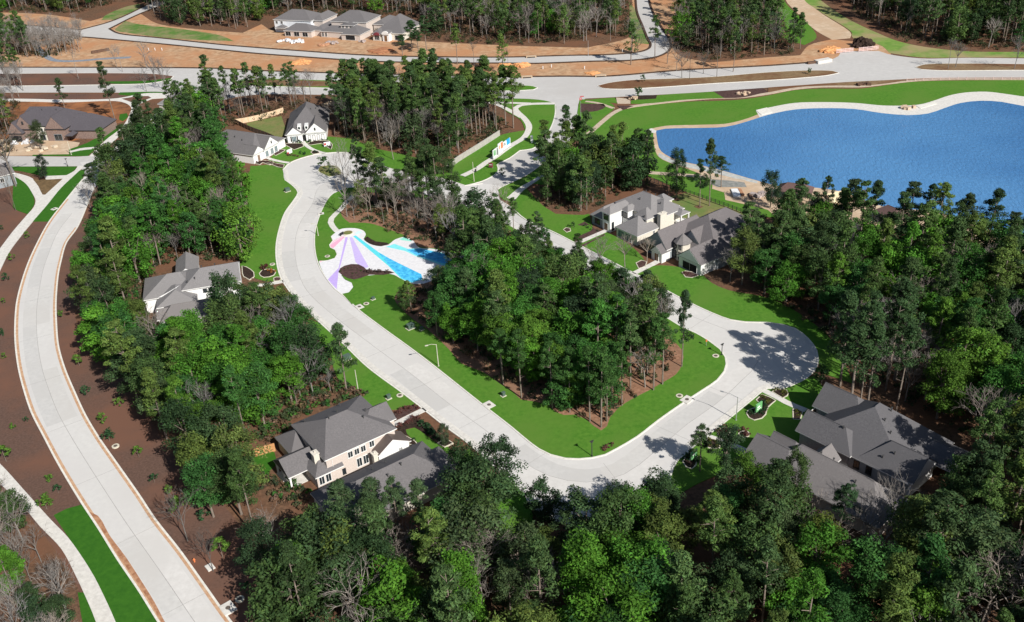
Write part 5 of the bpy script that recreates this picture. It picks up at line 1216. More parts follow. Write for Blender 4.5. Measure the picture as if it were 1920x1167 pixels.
# --- undergrowth on the wood floors
def undergrowth(polys, sp, seed, cols, hr=(.5, 1.8), nm='undergrowth', lab='low scrub and saplings covering the wood floor', clear=True):
    r = random.Random(seed); cen = []; rad = []; col = []
    for poly in polys:
        w = [P(x, y) for x, y in poly]; wp = [(v.x, v.y) for v in w]
        x0, x1 = min(v.x for v in w), max(v.x for v in w); y0, y1 = min(v.y for v in w), max(v.y for v in w)
        for _ in range(int((x1 - x0) * (y1 - y0) / sp / sp)):
            x, y = r.uniform(x0, x1), r.uniform(y0, y1)
            if not inside(wp, x, y): continue
            px_, py_ = pix((x, y, 0))
            if not (-60 < px_ < 1980): continue
            if clear and any(inside(b, px_, py_) for b in HOUSEBOX): continue
            if inside(loop_out, px_, py_) and not inside(island, px_, py_): continue
            if clear and any(inside(q, *pix((x, y, 1.5))) for q in CLEAR): continue
            R = r.uniform(*hr); c = r.choice(cols)
            for k in range(3):
                cen.append((x + r.uniform(-R, R) * .7, y + r.uniform(-R, R) * .7, R * r.uniform(.3, .9))); rad.append(R * r.uniform(.4, .7)); col.append(c)
    if not cen: return
    v, c = leaves(np.array(cen), np.array(rad), 14, .20, .8)
    c = c * np.repeat(np.concatenate([np.array(col), np.ones((len(col), 1))], 1), 14, 0)
    o = bpy.data.objects.new(nm, np_mesh(nm, v, np.arange(len(v)).reshape(-1, 4), LEAF, c)); C.objects.link(o); tag(o, lab, 'undergrowth', kind='stuff')
BR = [(.16, .10, .06), (.12, .09, .05), (.07, .09, .04), (.05, .08, .03), (.20, .13, .09), (.04, .06, .03)]
undergrowth([[(655, 410), (645, 385), (680, 368), (850, 395), (930, 425), (1050, 492), (1235, 600), (1270, 665), (1222, 725), (1125, 800), (1005, 750), (905, 695), (805, 618), (740, 560), (880, 505), (800, 462)],
             [(1012, 345), (1110, 310), (1230, 350), (1095, 402), (1010, 385)], [(628, 212), (900, 200), (960, 240), (850, 300), (700, 276), (630, 255)],
             [(255, 400), (465, 400), (470, 490), (300, 500), (250, 560), (200, 660), (170, 560)]], 2.0, 31, BR)
undergrowth([[(480, 830), (500, 780), (560, 735), (640, 715), (690, 742), (600, 770), (540, 800), (505, 838)], [(230, 560), (270, 530), (272, 600), (330, 640), (250, 640)], [(475, 880), (520, 900), (600, 925), (560, 960), (470, 920)]], 1.3, 35, BR + [(.05, .14, .03), (.07, .18, .03)], (.5, 1.5), 'brush', 'brush and saplings on the ground around the beige brick and white walled houses', False)
undergrowth([[(1440, 560), (1560, 640), (1700, 760), (1850, 830), (2000, 830), (2000, 500), (1500, 450), (1380, 480)], [(500, 600), (660, 735), (500, 820), (420, 760)]], 2.4, 32, BR[2:] + [(.05, .09, .03)])
undergrowth([[(-60, 22), (-60, -50), (330, -50), (250, -5), (150, 25)], [(275, 0), (500, -50), (1185, -50), (1178, 70), (960, 86), (800, 76), (500, 30), (450, 48)], [(1270, 100), (1285, -50), (1440, -50), (1490, 100), (1330, 116)],
             [(1530, -50), (1600, 22), (1650, 55), (1700, 80), (1800, 95), (1980, 98), (1980, -50)], [(400, 210), (620, 185), (600, 205), (430, 240)], [(-60, 190), (40, 190), (20, 300), (-60, 300)], [(0, 62), (150, 70), (100, 110), (0, 105)]], 2.7, 33, [tuple(v * .8 for v in c) for c in BR], (.8, 2.4), 'far_undergrowth', 'low scrub at the foot of the distant woods', clear=False)
# ================================================================== SMALL THINGS
LAMPM = mat('pale lamp paint', (.50, .48, .38), (.60, .58, .48), 2, .5)
LAMPD = mat('dark lamp paint', (.03, .03, .03), (.05, .05, .05), 2, .5)
RED = mat('sign red', (.45, .03, .05), (.5, .05, .06), 2, .5)
SIGNG = mat('sign green', (.10, .36, .12), (.24, .50, .24), .8, .5)
SIGNW = mat('sign white', (.74, .76, .76), (.80, .82, .82), 1, .5)
SIGNB = mat('sign blue', (.03, .30, .62), (.05, .42, .75), .8, .5)
SIGNO = mat('sign orange', (.62, .16, .06), (.72, .26, .10), .8, .5)
UTIL = mat('utility green', (.07, .11, .09), (.10, .15, .12), 2, .6)
PINKW = mat('pale pink rail', (.60, .42, .40), (.72, .56, .54), 2, .7)
LOGM = mat('dark timber', (.09, .05, .035), (.15, .09, .06), 2, .9)
CANVAS = mat('white sheeting', (.60, .62, .66), (.78, .79, .80), .8, .6)
PALLET = mat('brick pallets', (.30, .24, .22), (.48, .42, .40), 1.2, .9)

def lamp(base, ytop, label, arm=1.6, adir=(-1, .3), m=None, head=True):
    b, hh = hfor(base, ytop); m = m or LAMPM
    r = tag(empty('street_lamp', b), label, 'street lamp')
    mb = MB(); mb.tube([(0, 0, 0), (0, 0, hh)], [.11, .07], 8); mb.disc((0, 0, 0), .2, .25, 10); mb.build('pole', m, r)
    if arm:
        d = Vector((*adir, 0)).normalized()
        mb = MB(); mb.tube([(0, 0, hh - .1), d * arm * .5 + Vector((0, 0, hh + .25)), d * arm + Vector((0, 0, hh + .2))], [.05, .045, .04], 6); mb.build('arm', m, r)
        mb = MB(); mb.box((d.x * (arm + .2), d.y * (arm + .2), hh + .16), (.7, .28, .14), math.atan2(d.y, d.x)); mb.build('lamp_head', m, r)
    elif head:
        mb = MB(); mb.disc((0, 0, hh), .3, .18, 10, top=.7); mb.box((0, 0, hh + .25), (.9, .2, .1), .6); mb.build('lamp_head', m, r)
lamp((822.5, 688), 646, 'pale arm lamp on the lawn beside the straight street, middle of the picture', 2.0, (-1, -.25))
lamp((1380, 789), 745, 'tall arm lamp leaning over the street by the lower right houses', 3.2, (-1, .75), METAL)
lamp((1110, 857), 829, 'short post top lamp on the lowest tip of the island lawn', 0, m=LAMPD)
lamp((1353, 667), 647, 'short post top lamp at the right end of the island lawn', 0, m=LAMPD)
lamp((597, 443), 421, 'thin pale post lamp on the small lawn left of the painted plaza', 1.2, (-1, .2))
lamp((889, 341), 304, 'slender white pole beside the walk of the entrance street', 0, head=False)
lamp((672, 735), 694, 'thin pole on the lawn above the beige brick house', 0, head=False)
lamp((134, 291), 265, 'pale pole between the sand lot and the far left street', 0, head=False)
lamp((127, 312), 299, 'short dark lamp on the lawn at the left junction', 0, m=LAMPD)
lamp((1103, 106), 76, 'thin pole on the clay bank north of the upper street', 0, m=METAL, head=False)

def pole_sign(base, ytop, label, name, parts):
    b, hh = hfor(base, ytop); r = tag(empty(name, b), label, 'sign')
    mb = MB(); mb.tube([(0, 0, 0), (0, 0, hh)], [.07, .06], 6); mb.build('post', METAL, r)
    for nm, c, d, m_ in parts:
        mb = MB(); mb.box((c[0], c[1], hh + c[2]), d); mb.build(nm, m_, r)
pole_sign((1089.5, 240), 181, 'stop sign with street name blade at the lake side of the entrance', 'stop_sign', [('sign_face', (0, -.1, -.9), (.9, .05, .9), RED), ('stop_bar', (0, -.14, -.9), (.6, .02, .2), SIGNW), ('street_name_blade', (.5, 0, -.05), (1.4, .05, .3), RED)])
pole_sign((1324, 650), 639, 'small orange marker post near the right rim of the island lawn', 'marker_post', [('cap', (0, 0, 0), (.35, .35, .4), SIGNO)])

# entrance sign: a row of coloured panels
def panels(pa, pb, z0, z1, label, cells, name='entrance_sign'):
    A, B = P(*pa), P(*pb); d = (B - A); L = d.length; d.normalize(); rz = math.atan2(d.y, d.x)
    r = tag(empty(name, A, rz), label, 'sign')
    mb = MB(); mb.box((L / 2, .25, z0 / 2 + .02), (L * .96, .18, z0 + .02)); mb.build('base', METAL, r)
    for nm, u0, u1, a, b, m_, k in cells:
        mb = MB(); mb.box(((u0 + u1) / 2 * L, -.03 * k, z0 + (a + b) / 2 * (z1 - z0)), ((u1 - u0) * L, .3, (b - a) * (z1 - z0))); mb.build(nm, m_, r)
panels((925, 301), (957, 277), .6, 4.0, 'row of tall coloured entrance panels beside the curving walk',
       [('panel', 0, .27, 0, .85, SIGNW, 0), ('graphic', .02, .10, .25, .8, SIGNG, 1), ('graphic', .12, .16, .2, .75, SIGNG, 1), ('graphic', .2, .25, .1, .8, TRIMD, 1),
        ('panel', .30, .56, 0, 1.1, SIGNW, 0), ('graphic', .44, .55, .45, 1.05, SIGNO, 1), ('graphic', .34, .38, .5, .9, SIGNO, 1),
        ('panel', .58, 1, .05, .9, SIGNW, 0), ('graphic', .78, .97, .35, .92, SIGNB, 1), ('graphic', .60, .72, .55, .62, TRIMD, 1), ('graphic', .60, .70, .7, .77, TRIMD, 1)])
panels((917, 316), (924, 317), .5, 2.0, 'small burgundy board sign beside the curving entrance walk', [('board', 0, 1, 0, 1, mat('burgundy', (.20, .04, .06), (.28, .07, .09), 2, .6), 0), ('lettering', .15, .85, .55, .7, SIGNW, 1)], 'board_sign')
panels((995.5, 269), (999.5, 268.5), .1, 2.8, 'white upright pillar sign on the entrance lawn', [('pillar', 0, 1, 0, 1, SIGNW, 0), ('lettering', .35, .6, .2, .85, METAL, 1)], 'pillar_sign')
panels((1416, 779), (1427, 771), .7, 2.5, 'bright green board sign in the bed with the curving stone edge', [('board', 0, 1, 0, 1, SIGNG, 0), ('lettering', .15, .6, .5, .68, SIGNW, 1), ('lettering', .15, .8, .25, .34, SIGNW, 1)], 'board_sign')
panels((1295, 868), (1306, 859), .7, 2.3, 'green board sign half hidden by bushes near the lower street bend', [('board', 0, 1, 0, 1, SIGNG, 0), ('lettering', .2, .6, .5, .68, SIGNW, 1)], 'board_sign')
panels((539, 292), (548, 288), .4, 1.9, 'white board sign with red corner in front of the left gabled house', [('board', 0, 1, 0, 1, SIGNW, 0), ('graphic', 0, .3, .1, .5, RED, 1)], 'board_sign')
panels((608, 277), (620, 275), .4, 1.9, 'white board sign with red left side before the round dormered house', [('board', 0, 1, 0, 1, SIGNW, 0), ('graphic', .03, .35, .3, .8, RED, 1)], 'board_sign')

# walls and fences
def wallrun(px, h, t, m, name, label, cat, post=None, every=2.4, solid=True, rails=()):
    pts = smooth([P(x, y) for x, y in px], False, 3); o = pts[0].copy(); r = tag(empty(name, o), label, cat)
    loc = [p - o for p in pts]; mb = MB()
    if solid:
        for a, b in zip(loc, loc[1:]):
            d = b - a; L = d.length
            if L < .05: continue
            n = int(L / .18) if solid == 'board' else 1
            mb.box(((a.x + b.x) / 2, (a.y + b.y) / 2, h / 2), (L + .02, t, h), math.atan2(d.y, d.x))
        mb.build('panel' if solid == 'board' else 'wall', m, r)
    for z in rails:
        rb = MB(); rb.tube([Vector((p.x, p.y, z)) for p in loc], [.05] * len(loc), 4); rb.build('rail', m, r)
    if post:
        acc = 0; nx = 0; c = 0
        pb_all = MB()
        for a, b in zip(loc, loc[1:]):
            L = (b - a).length
            while acc + L >= nx and c < 60:
                q = a.lerp(b, min(1, max(0, (nx - acc) / max(L, 1e-6)))); pb = MB(); pb.box((q.x, q.y, h / 2 + .05), (.16, .16, h + .12)); pb.build('post', post, r); nx += every; c += 1
            acc += L
    return r
wallrun([(838, 320), (860, 304), (900, 279), (937, 255)], 2.1, .3, mat('precast wall', (.36, .34, .31), (.46, .44, .41), 1, .9), 'precast_wall', 'long pale grey wall slanting up behind the entrance lawn', 'wall', WALK, 4.5)
PALEF = mat('pale new fence', (.56, .42, .27), (.72, .57, .40), 2.2, .85)
wallrun([(443, 233), (460, 230.5), (490, 224), (515, 217), (532, 211)], 2.0, .08, PALEF, 'timber_fence', 'pale timber fence catching the sun behind the dry back lawn', 'fence', TIMBER, 2.4, 'board')
wallrun([(443, 233), (470, 246), (500, 257), (524, 268)], 1.9, .08, mat('shade dark fence', (.10, .075, .055), (.16, .12, .09), 2, .9), 'timber_fence', 'dark shaded timber fence between the two white gabled houses', 'fence', LOGM, 2.4, 'board')  # fence standing in shade, the shade put into its dark brown
wallrun([(604, 204), (615, 200), (628, 198)], 2.0, .08, PALEF, 'timber_fence', 'short pale timber fence piece right of the round dormered house', 'fence', TIMBER, 2.4, 'board')
wallrun([(632, 232), (629, 244), (628, 256)], 1.9, .08, mat('grey fence', (.22, .18, .14), (.32, .27, .22), 2, .9), 'timber_fence', 'grey timber fence at the edge of the pine wood', 'fence', LOGM, 2.4, 'board')
wallrun([(478, 858), (497, 852), (517, 846)], 2.0, .08, mat('orange fence', (.42, .20, .08), (.58, .31, .14), 2, .85), 'timber_fence', 'orange timber fence left of the beige brick house', 'fence', TIMBER, 2.4, 'board')
wallrun([(1782, 848), (1800, 858)], 1.9, .08, MATS['orange fence'], 'timber_fence', 'short orange timber fence behind the far right corner of the dark roof', 'fence', TIMBER, 2.4, 'board')
wallrun([(1188, 333), (1222, 342), (1252, 352), (1300, 369), (1350, 386), (1395, 403), (1430, 416)], 1.5, .04, TRIMD, 'railing_fence', 'black railing fence between lakeside back gardens and the park lawn', 'fence', TRIMD, 1.6, False, (.3, .75, 1.1, 1.45))
wallrun([(1700, 153), (1760, 150.5), (1840, 150), (1920, 150), (2050, 151)], 1.1, .05, PINKW, 'rail_fence', 'low pinkish rail fence beside the park path at the far right', 'fence', PINKW, 3.2, False, (.5, 1.0))
for a, b, lb in [((1568, 101), (1600, 98), 'left pale striped barricade closing the stub road'), ((1610, 98), (1647, 94), 'right pale striped barricade closing the stub road')]:
    A, B = P(*a), P(*b); d = B - A; L = d.length; r = tag(empty('road_barricade', A, math.atan2(d.y, d.x)), lb, 'barricade')
    for k, z in enumerate((.5, 1.1, 1.7)):
        mb = MB(); mb.box((L / 2, 0, z), (L, .08, .3)); mb.build('rail', PINKW, r)
    for k in range(int(L / 2) + 1):
        mb = MB(); mb.box((min(L, k * 2.0), .06, 1.0), (.14, .14, 2.1)); mb.build('post', PINKW, r)

# manholes, pads, boxes
def thing_disc(px, r_, label, nm='manhole', z=.2, grp=None):
    b = P(*px); o = tag(empty(nm, (b.x, b.y, 0)), label, 'manhole', grp)
    mb = MB(); mb.disc((0, 0, .02), r_, z, 20); mb.build('collar', STONE, o)
    mb = MB(); mb.disc((0, 0, .03), r_ * .55, z + .02, 16); mb.build('lid', mat('cast iron', (.10, .085, .07), (.16, .13, .11), 4, .7), o)
for px, lb in [((750, 743), 'round manhole with pale collar on the lawn left of the street'), ((1342, 669), 'round manhole with pale collar at the right end of the island lawn'), ((1274, 744), 'round manhole with pale collar next to the square storm inlet on the island'),
               ((687, 571), 'small round manhole on the lawn below the painted plaza'), ((614, 482), 'small round manhole on the lawn tongue left of the plaza'), ((511, 497), 'small pale manhole on the long west lawn'), ((217, 838), 'round manhole in the mulch beside the west road'), ((450, 1125), 'round pale manhole in the mulch at the bottom left')]:
    thing_disc(px, .75, lb, z=.24)
def pad(px, d, label, rz=0, z=.28, m_=None, lid=True):
    b = P(*px); o = tag(empty('storm_inlet', (b.x, b.y, 0), rz), label, 'storm inlet')
    mb = MB(); mb.box((0, 0, z / 2), (d, d * .8, z)); mb.build('slab', m_ or WALK, o)
    if lid: mb = MB(); mb.disc((0, 0, z - .02), .42, .05, 14); mb.build('lid', MATS['cast iron'], o)
pad((1288, 751), 2.5, 'square concrete storm inlet at the kerb of the right island lawn', .75)
pad((917, 761), 2.4, 'square concrete storm inlet at the kerb right of the straight street', -.95)
pad((674, 577), 2.2, 'square concrete storm inlet at the kerb below the painted plaza', -.95)
pad((602, 402), 1.8, 'concrete storm inlet at the kerb left of the plaza path', .2)
pad((428, 1142), 2.6, 'square concrete storm inlet beside the west road at the bottom', -.9)
pad((394, 1065), 1.6, 'bare square concrete pad in the mulch beside the west road', -.9, lid=False)
pad((1008, 270), 1.8, 'concrete storm inlet at the kerb of the entrance street', .6)
pad((102, 393), 1.8, 'concrete storm inlet at the left kerb of the west road', 1.0)
pad((150, 1110), .8, 'small pale slab on the lower left lawn', .4, lid=False) if False else None
for px, d, lb in [((539, 360), (1.5, 1.1, 1.0), 'green utility cabinet on the long west lawn'), ((770, 617), (1.7, 1.2, 1.1), 'green utility cabinet at the wood edge below the plaza'), ((651, 675), (1.6, 1.2, 1.0), 'green utility cabinet on the lawn right of the west wood'),
                  ((791, 620), (.7, .6, .7), 'small dark utility pedestal right of the green cabinet'), ((729, 749), (.8, .6, .9), 'small utility pedestal on the lawn above the beige brick house'), ((944, 744), (.7, .6, .9), 'small utility pedestal on the lawn right of the straight street'), ((700, 563), (.8, .5, .6), 'small dark utility box right of the manhole below the plaza')]:
    b = P(*px); o = tag(empty('utility_cabinet', (b.x, b.y, .15), .6), lb, 'utility box')
    mb = MB(); mb.box((0, 0, .06), (d[0] + .4, d[1] + .4, .12)); mb.build('pad', STONE, o)
    mb = MB(); mb.box((0, 0, .12 + d[2] / 2), d); mb.box((0, -.05, .14 + d[2]), (d[0] + .08, d[1] + .1, .07)); mb.build('cabinet', UTIL, o)
b = P(892, 324); o = tag(empty('litter_bin', b), 'black litter bin on a post beside the entrance walk', 'bin')
mb = MB(); mb.disc((0, 0, .35), .3, .8, 12); mb.build('bin', LAMPD, o); mb = MB(); mb.tube([(.2, 0, 0), (.2, 0, 1.9)], [.05, .05], 6); mb.box((.2, 0, 1.8), (.3, .15, .4)); mb.build('post', LAMPD, o)
b = P(365, 1054); o = tag(empty('fire_hydrant', b), 'orange hydrant in the mulch beside the west road', 'hydrant')
mb = MB(); mb.tube([(0, 0, 0), (0, 0, .7), (0, 0, .85)], [.15, .15, .05], 10); mb.build('body', SIGNO, o); mb = MB(); mb.tube([(-.25, 0, .5), (.25, 0, .5)], [.08, .08], 8); mb.build('outlet', SIGNO, o)
b = P(642, 443); o = tag(empty('bench', b, .9), 'small dark bench at the round planter of the painted plaza', 'bench')
mb = MB(); mb.box((0, 0, .68), (1.6, .45, .06)); mb.build('seat', LAMPD, o); mb = MB(); mb.box((0, .22, .95), (1.6, .06, .4)); mb.build('backrest', LAMPD, o)
for sx in (-.65, .65): mb = MB(); mb.box((sx, 0, .45), (.08, .4, .44)); mb.build('leg', LAMPD, o)
b = P(652.5, 439.5); o = tag(empty('round_planter', b), 'round grass planter at the hub of the painted plaza stripes', 'planter')
mb = MB(); mb.disc((0, 0, .2), 1.55, .32, 26); mb.build('kerb_ring', STONE, o); mb = MB(); mb.disc((0, 0, .2), 1.3, .36, 24); mb.build('planting', DRYG, o)

# beds with stone edging
def zz(off, k, pts): return [(off[0] + x / k, off[1] + y / k) for x, y in pts]
def gbed(px, m=BEDM, z=.20, edge=True):
    slab('mulch_bed', px, z, m, step=.8)
    if edge: ribbon('stone_edging', px, .22, z + .06, STONE, closed=True)
KE = ((1340, 700), 9.72)
gbed(zz(*KE, [(860, 400), (1000, 450), (1110, 512), (1040, 570), (980, 625), (945, 700), (930, 765), (860, 835), (720, 870), (625, 825), (580, 750), (610, 690), (720, 650), (830, 610), (820, 560), (755, 505)]), BEDM)
gbed(zz(*KE, [(1045, 350), (1130, 312), (1240, 298), (1310, 325), (1340, 385), (1320, 425), (1240, 468), (1140, 410)]), BEDM)
gbed(zz(*KE, [(1425, 670), (1500, 660), (1600, 720), (1560, 860), (1430, 850)]), BEDM)
KF = ((1240, 760), 8.335)
gbed(zz(*KF, [(1205, 455), (1250, 420), (1330, 415), (1375, 450), (1365, 500), (1300, 515), (1235, 505)]), BEDM)
gbed(zz(*KF, [(665, 600), (735, 525), (830, 545), (910, 600), (915, 680), (830, 690), (740, 680), (690, 650)]), BEDM)
gbed(zz(*KF, [(875, 440), (930, 375), (1000, 350), (1080, 400), (1060, 470), (950, 500), (890, 490)]), BEDM)
gbed(zz(*KF, [(335, 900), (400, 770), (480, 740), (560, 820), (540, 950), (480, 1005), (390, 980)]), BEDM)
ribbon('sidewalk', zz(*KE, [(900, 330), (1000, 380), (1140, 450), (1300, 540), (1480, 620), (1660, 690)]), 1.5, .19, WALK, base=.1)
ribbon('sidewalk', zz(*KF, [(640, 500), (760, 510), (880, 550), (1000, 600), (1150, 650), (1300, 720)]), 1.5, .19, WALK, base=.1)
K1 = ((480, 700), 4.364)
ribbon('sidewalk', zz(*K1, [(1130, 425), (1200, 390), (1280, 350), (1350, 315), (1405, 290)]), 1.5, .2, WALK, base=.1)
gbed(zz(*K1, [(1130, 330), (1200, 290), (1285, 265), (1340, 290), (1250, 335), (1150, 385)]), BEDP, .19, False)
gbed(zz(*K1, [(1155, 450), (1230, 400), (1320, 350), (1350, 400), (1420, 420), (1500, 520), (1560, 580), (1540, 620), (1440, 550), (1350, 480), (1290, 445), (1225, 460), (1240, 520), (1190, 500)]), BEDM, .21, False)
gbed(zz(*K1, [(1485, 580), (1560, 545), (1612, 580), (1545, 612)]), BEDM, .24)
gbed(zz(*K1, [(1225, 520), (1300, 560), (1330, 600), (1260, 590), (1230, 570)]), BEDM, .2)
KD = ((410, 180), 7.78)
ribbon('sidewalk', zz(*KD, [(1215, 650), (1250, 700), (1320, 760), (1400, 800), (1500, 835), (1560, 845)]), 1.5, .2, WALK, base=.1)
ribbon('sidewalk', zz(*KD, [(690, 900), (760, 930), (860, 955), (960, 975), (1040, 985)]), 1.4, .2, WALK, base=.1)
gbed(zz(*KD, [(965, 720), (1010, 700), (1230, 700), (1240, 745), (1100, 795), (1040, 760)]), BEDM, .19)
gbed(zz(*KD, [(1290, 700), (1400, 660), (1600, 660), (1660, 720), (1640, 790), (1500, 700), (1340, 725)]), BEDM, .19)
gbed(zz(*KD, [(1345, 830), (1390, 800), (1460, 820), (1470, 845), (1380, 860)]), BEDM, .21)
gbed(zz(*KD, [(830, 880), (960, 810), (970, 790), (880, 790), (800, 850)]), BEDP, .19)
gbed(zz(*KD, [(520, 990), (560, 960), (640, 950), (800, 970), (820, 1000), (740, 1010), (640, 980), (600, 1010)]), BEDM, .19)
gbed(zz(*KD, [(700, 980), (830, 990), (960, 1010), (940, 1060), (850, 1040), (780, 1010)]), BEDP, .185)
K2 = ((480, 480), 11.67)
gbed(zz(*K2, [(75, 400), (130, 335), (210, 310), (320, 305), (420, 330), (430, 385), (390, 440), (290, 475), (170, 485), (100, 450)]), BEDM, .21)
gbed(zz(*K2, [(390, 500), (440, 480), (530, 480), (550, 520), (520, 560), (400, 570)]), BEDP, .21)
gbed([(454, 500), (462, 502), (476, 512), (477, 520), (468, 526), (457, 520)], BEDM, .2)
ribbon('sidewalk', zz(*K2, [(0, 650), (130, 650), (330, 620), (500, 590), (600, 570)]), 1.4, .2, WALK, base=.1)
K3 = ((960, 292), 4.0)
ribbon('sidewalk', zz(*K3, [(480, 665), (560, 630), (640, 595), (710, 565)]), 1.6, .2, WALK, base=.1)
ribbon('sidewalk', zz(*K3, [(900, 895), (960, 865), (1040, 825), (1125, 780)]), 1.6, .2, WALK, base=.1)
gbed(zz(*K3, [(460, 640), (520, 600), (600, 560), (590, 520), (540, 530), (490, 525), (545, 500), (640, 560), (690, 565), (560, 630), (480, 660)]), BEDP, .19, False)
gbed(zz(*K3, [(520, 675), (640, 620), (690, 590), (700, 600), (620, 640), (530, 690)]), BEDP, .19, False)
gbed(zz(*K3, [(385, 560), (405, 545), (435, 550), (440, 570), (410, 580)]), BEDP, .19)
gbed(zz(*K3, [(1275, 880), (1300, 870), (1390, 885), (1395, 905), (1350, 920), (1300, 915)]), BEDP, .19)
gbed(zz(*K3, [(930, 810), (970, 790), (1010, 800), (1000, 840), (950, 850)]), BEDP, .19)
for c in [(1267, 375), (1310, 389)]:
    gbed([(c[0] - 9, c[1]), (c[0], c[1] - 3.5), (c[0] + 9, c[1]), (c[0], c[1] + 3.5)], LITTER, .2, False)

# low garden bushes: each one an object of its own
def bush(px, h, col, label, grp=None, r=rI):
    b = P(*px); v_ = r.randrange(3); H_, R_, crown, trunk = LIB['shrub'][v_][:4]
    o = bpy.data.objects.new('garden_bush', None); C.objects.link(o); o.location = (b.x, b.y, .1); s = h / 2.6; o.scale = (s * 1.25, s * 1.25, s); o.rotation_euler = (0, 0, r.uniform(0, 6.28))
    tag(o, label, 'bush', grp)
    for n_, me in (('stems', trunk), ('foliage', crown)):
        q = bpy.data.objects.new(n_, me); C.objects.link(q); q.parent = o; q.color = (*col, 1); q.location = (0, 0, -.7)
RB = (.16, .07, .06); GB = (.03, .075, .03); YB = (.13, .14, .03); OB = (.40, .16, .04)
def row(pts, n, h, col, lab, jit=1.0):
    w = smooth([P(*p) for p in pts], False, .5)
    for k in range(n):
        p = w[int(k / max(1, n - 1) * (len(w) - 1))]; x, y = pix((p.x + rI.uniform(-jit, jit) * .5, p.y + rI.uniform(-jit, jit) * .5, 0))
        bush((x, y), h * rI.uniform(.8, 1.2), col, lab, lab)
row(zz(*K1, [(1150, 340), (1240, 300), (1310, 285)]), 9, 1.1, RB, 'reddish bush in the bed above the brick house walkway')
row(zz(*K1, [(1180, 435), (1260, 395), (1330, 365)]), 9, 1.1, RB, 'reddish bush in the bed below the brick house walkway')
row(zz(*K1, [(1360, 420), (1420, 470), (1480, 530), (1530, 560)]), 9, 1.4, GB, 'dark green bush in the long bed beside the street and small lawn')
row(zz(*K1, [(1240, 540), (1290, 565)]), 3, .9, GB, 'low green bush in front of the white gabled wing')
row(zz(*KE, [(640, 760), (700, 700), (780, 780), (860, 750), (900, 660), (900, 580)]), 9, 1.1, GB, 'bush round the green sign in the curving stone edged bed')
row(zz(*KE, [(850, 460), (930, 470), (1000, 510), (920, 540)]), 7, .8, YB, 'yellowish low bush in the corner bed by the walk')
row(zz(*KE, [(1100, 350), (1200, 330), (1290, 370), (1220, 430)]), 7, .8, YB, 'low yellow green bush in the bed right of the walk')
row(zz(*KE, [(1470, 700), (1500, 800), (1560, 750)]), 4, .8, YB, 'low bush against the front of the dark roofed house')
row(zz(*KF, [(700, 590), (780, 560), (860, 610), (880, 660), (760, 650)]), 7, .9, YB, 'low bush in the oval stone edged bed near the lower kerb')
row(zz(*KF, [(380, 860), (430, 800), (500, 830), (520, 900)]), 6, 1.5, GB, 'dark bush round the half hidden green sign')
row(zz(*KF, [(900, 440), (980, 390), (1040, 430)]), 5, 1.0, RB, 'reddish bush in the kerbside bed under the green tree')
row(zz(*KF, [(1270, 460), (1320, 460)]), 2, 1.6, RB, 'purple leaved bush in the small round bed')
row(zz(*KD, [(1010, 690), (1100, 680), (1200, 690)]), 7, 1.2, GB, 'clipped green bush under the left gable of the dormered house')
row(zz(*KD, [(1300, 680), (1400, 650), (1500, 645), (1600, 640)]), 9, 1.2, GB, 'clipped green bush under the right gable of the dormered house')
row(zz(*KD, [(1400, 820), (1450, 830)]), 3, .9, GB, 'small bush in the round bed by the street head walk')
row(zz(*KD, [(560, 980), (640, 965), (760, 985), (900, 1020)]), 7, .8, RB, 'low reddish bush in the scalloped bed at the lawn top')
row(zz(*KD, [(990, 880), (1080, 880), (1150, 900)]), 6, .9, RB, 'reddish bush round the white sign of the left gabled house')
row(zz(*KD, [(1210, 850), (1240, 860)]), 2, 1.4, GB, 'dark bush on the lawn between the two white houses')
row(zz(*KD, [(1540, 740), (1620, 745)]), 4, 1.2, GB, 'dark bush behind the white sign of the dormered house')
row(zz(*K2, [(290, 330), (350, 340), (400, 360), (340, 380)]), 6, .8, OB, 'orange flowering plant in the oval bed on the west lawn')
row(zz(*K2, [(200, 320), (240, 300)]), 2, 1.6, (.10, .03, .03), 'dark red spiky plant in the oval bed on the west lawn')
row(Z2([(830, 880), (900, 878), (980, 880)]), 8, 1.3, (.10, .07, .06), 'brown clipped bush in the row edging the painted plaza')
row(Z2([(650, 870), (700, 850), (760, 850), (790, 880), (720, 890)]), 9, .6, (.08, .11, .04), 'low ground plant in the kidney shaped plaza bed')
row(zz(*K3, [(560, 530), (600, 560), (640, 570)]), 5, .8, GB, 'low bush in the bed beside the first lake house walk')
row(zz(*K3, [(1290, 890), (1340, 900)]), 3, 1.0, RB, 'reddish bush in the crescent bed before the gabled garage')
row([(1137, 846), (1142, 842), (1147, 838)], 4, 1.0, RB, 'reddish bush at the kerb on the lowest tip of the island')

# building site oddments
def mound(px, r_, h, m, label, name='dirt_pile'):
    b = P(*px); bm = bmesh.new(); bmesh.ops.create_icosphere(bm, subdivisions=4, radius=1)
    for v in bm.verts:
        n = v.co.normalized(); k = 1 + .18 * math.sin(5 * n.x + 3 * n.y + px[0]) + .12 * math.sin(11 * n.y - 4 * n.x) + .05 * math.sin(23 * n.x + 17 * n.z)
        v.co = Vector((n.x * r_ * k, n.y * r_ * .8 * k, max(-.1, n.z) ** 1 * h * k if n.z > 0 else -.1))
    me = bpy.data.meshes.new(name); bm.to_mesh(me); bm.free(); me.materials.append(m)
    o = bpy.data.objects.new(name, me); C.objects.link(o); o.location = b; tag(o, label, 'dirt pile')
mound((1617, 87), 4.6, 3.4, BEDM, 'big dark mulch heap behind the barricades of the stub road')
mound((1558, 96), 4.5, 1.6, mat('orange dirt', (.55, .24, .09), (.68, .36, .16), .8, .95), 'orange dirt heap left of the dark mulch heap')
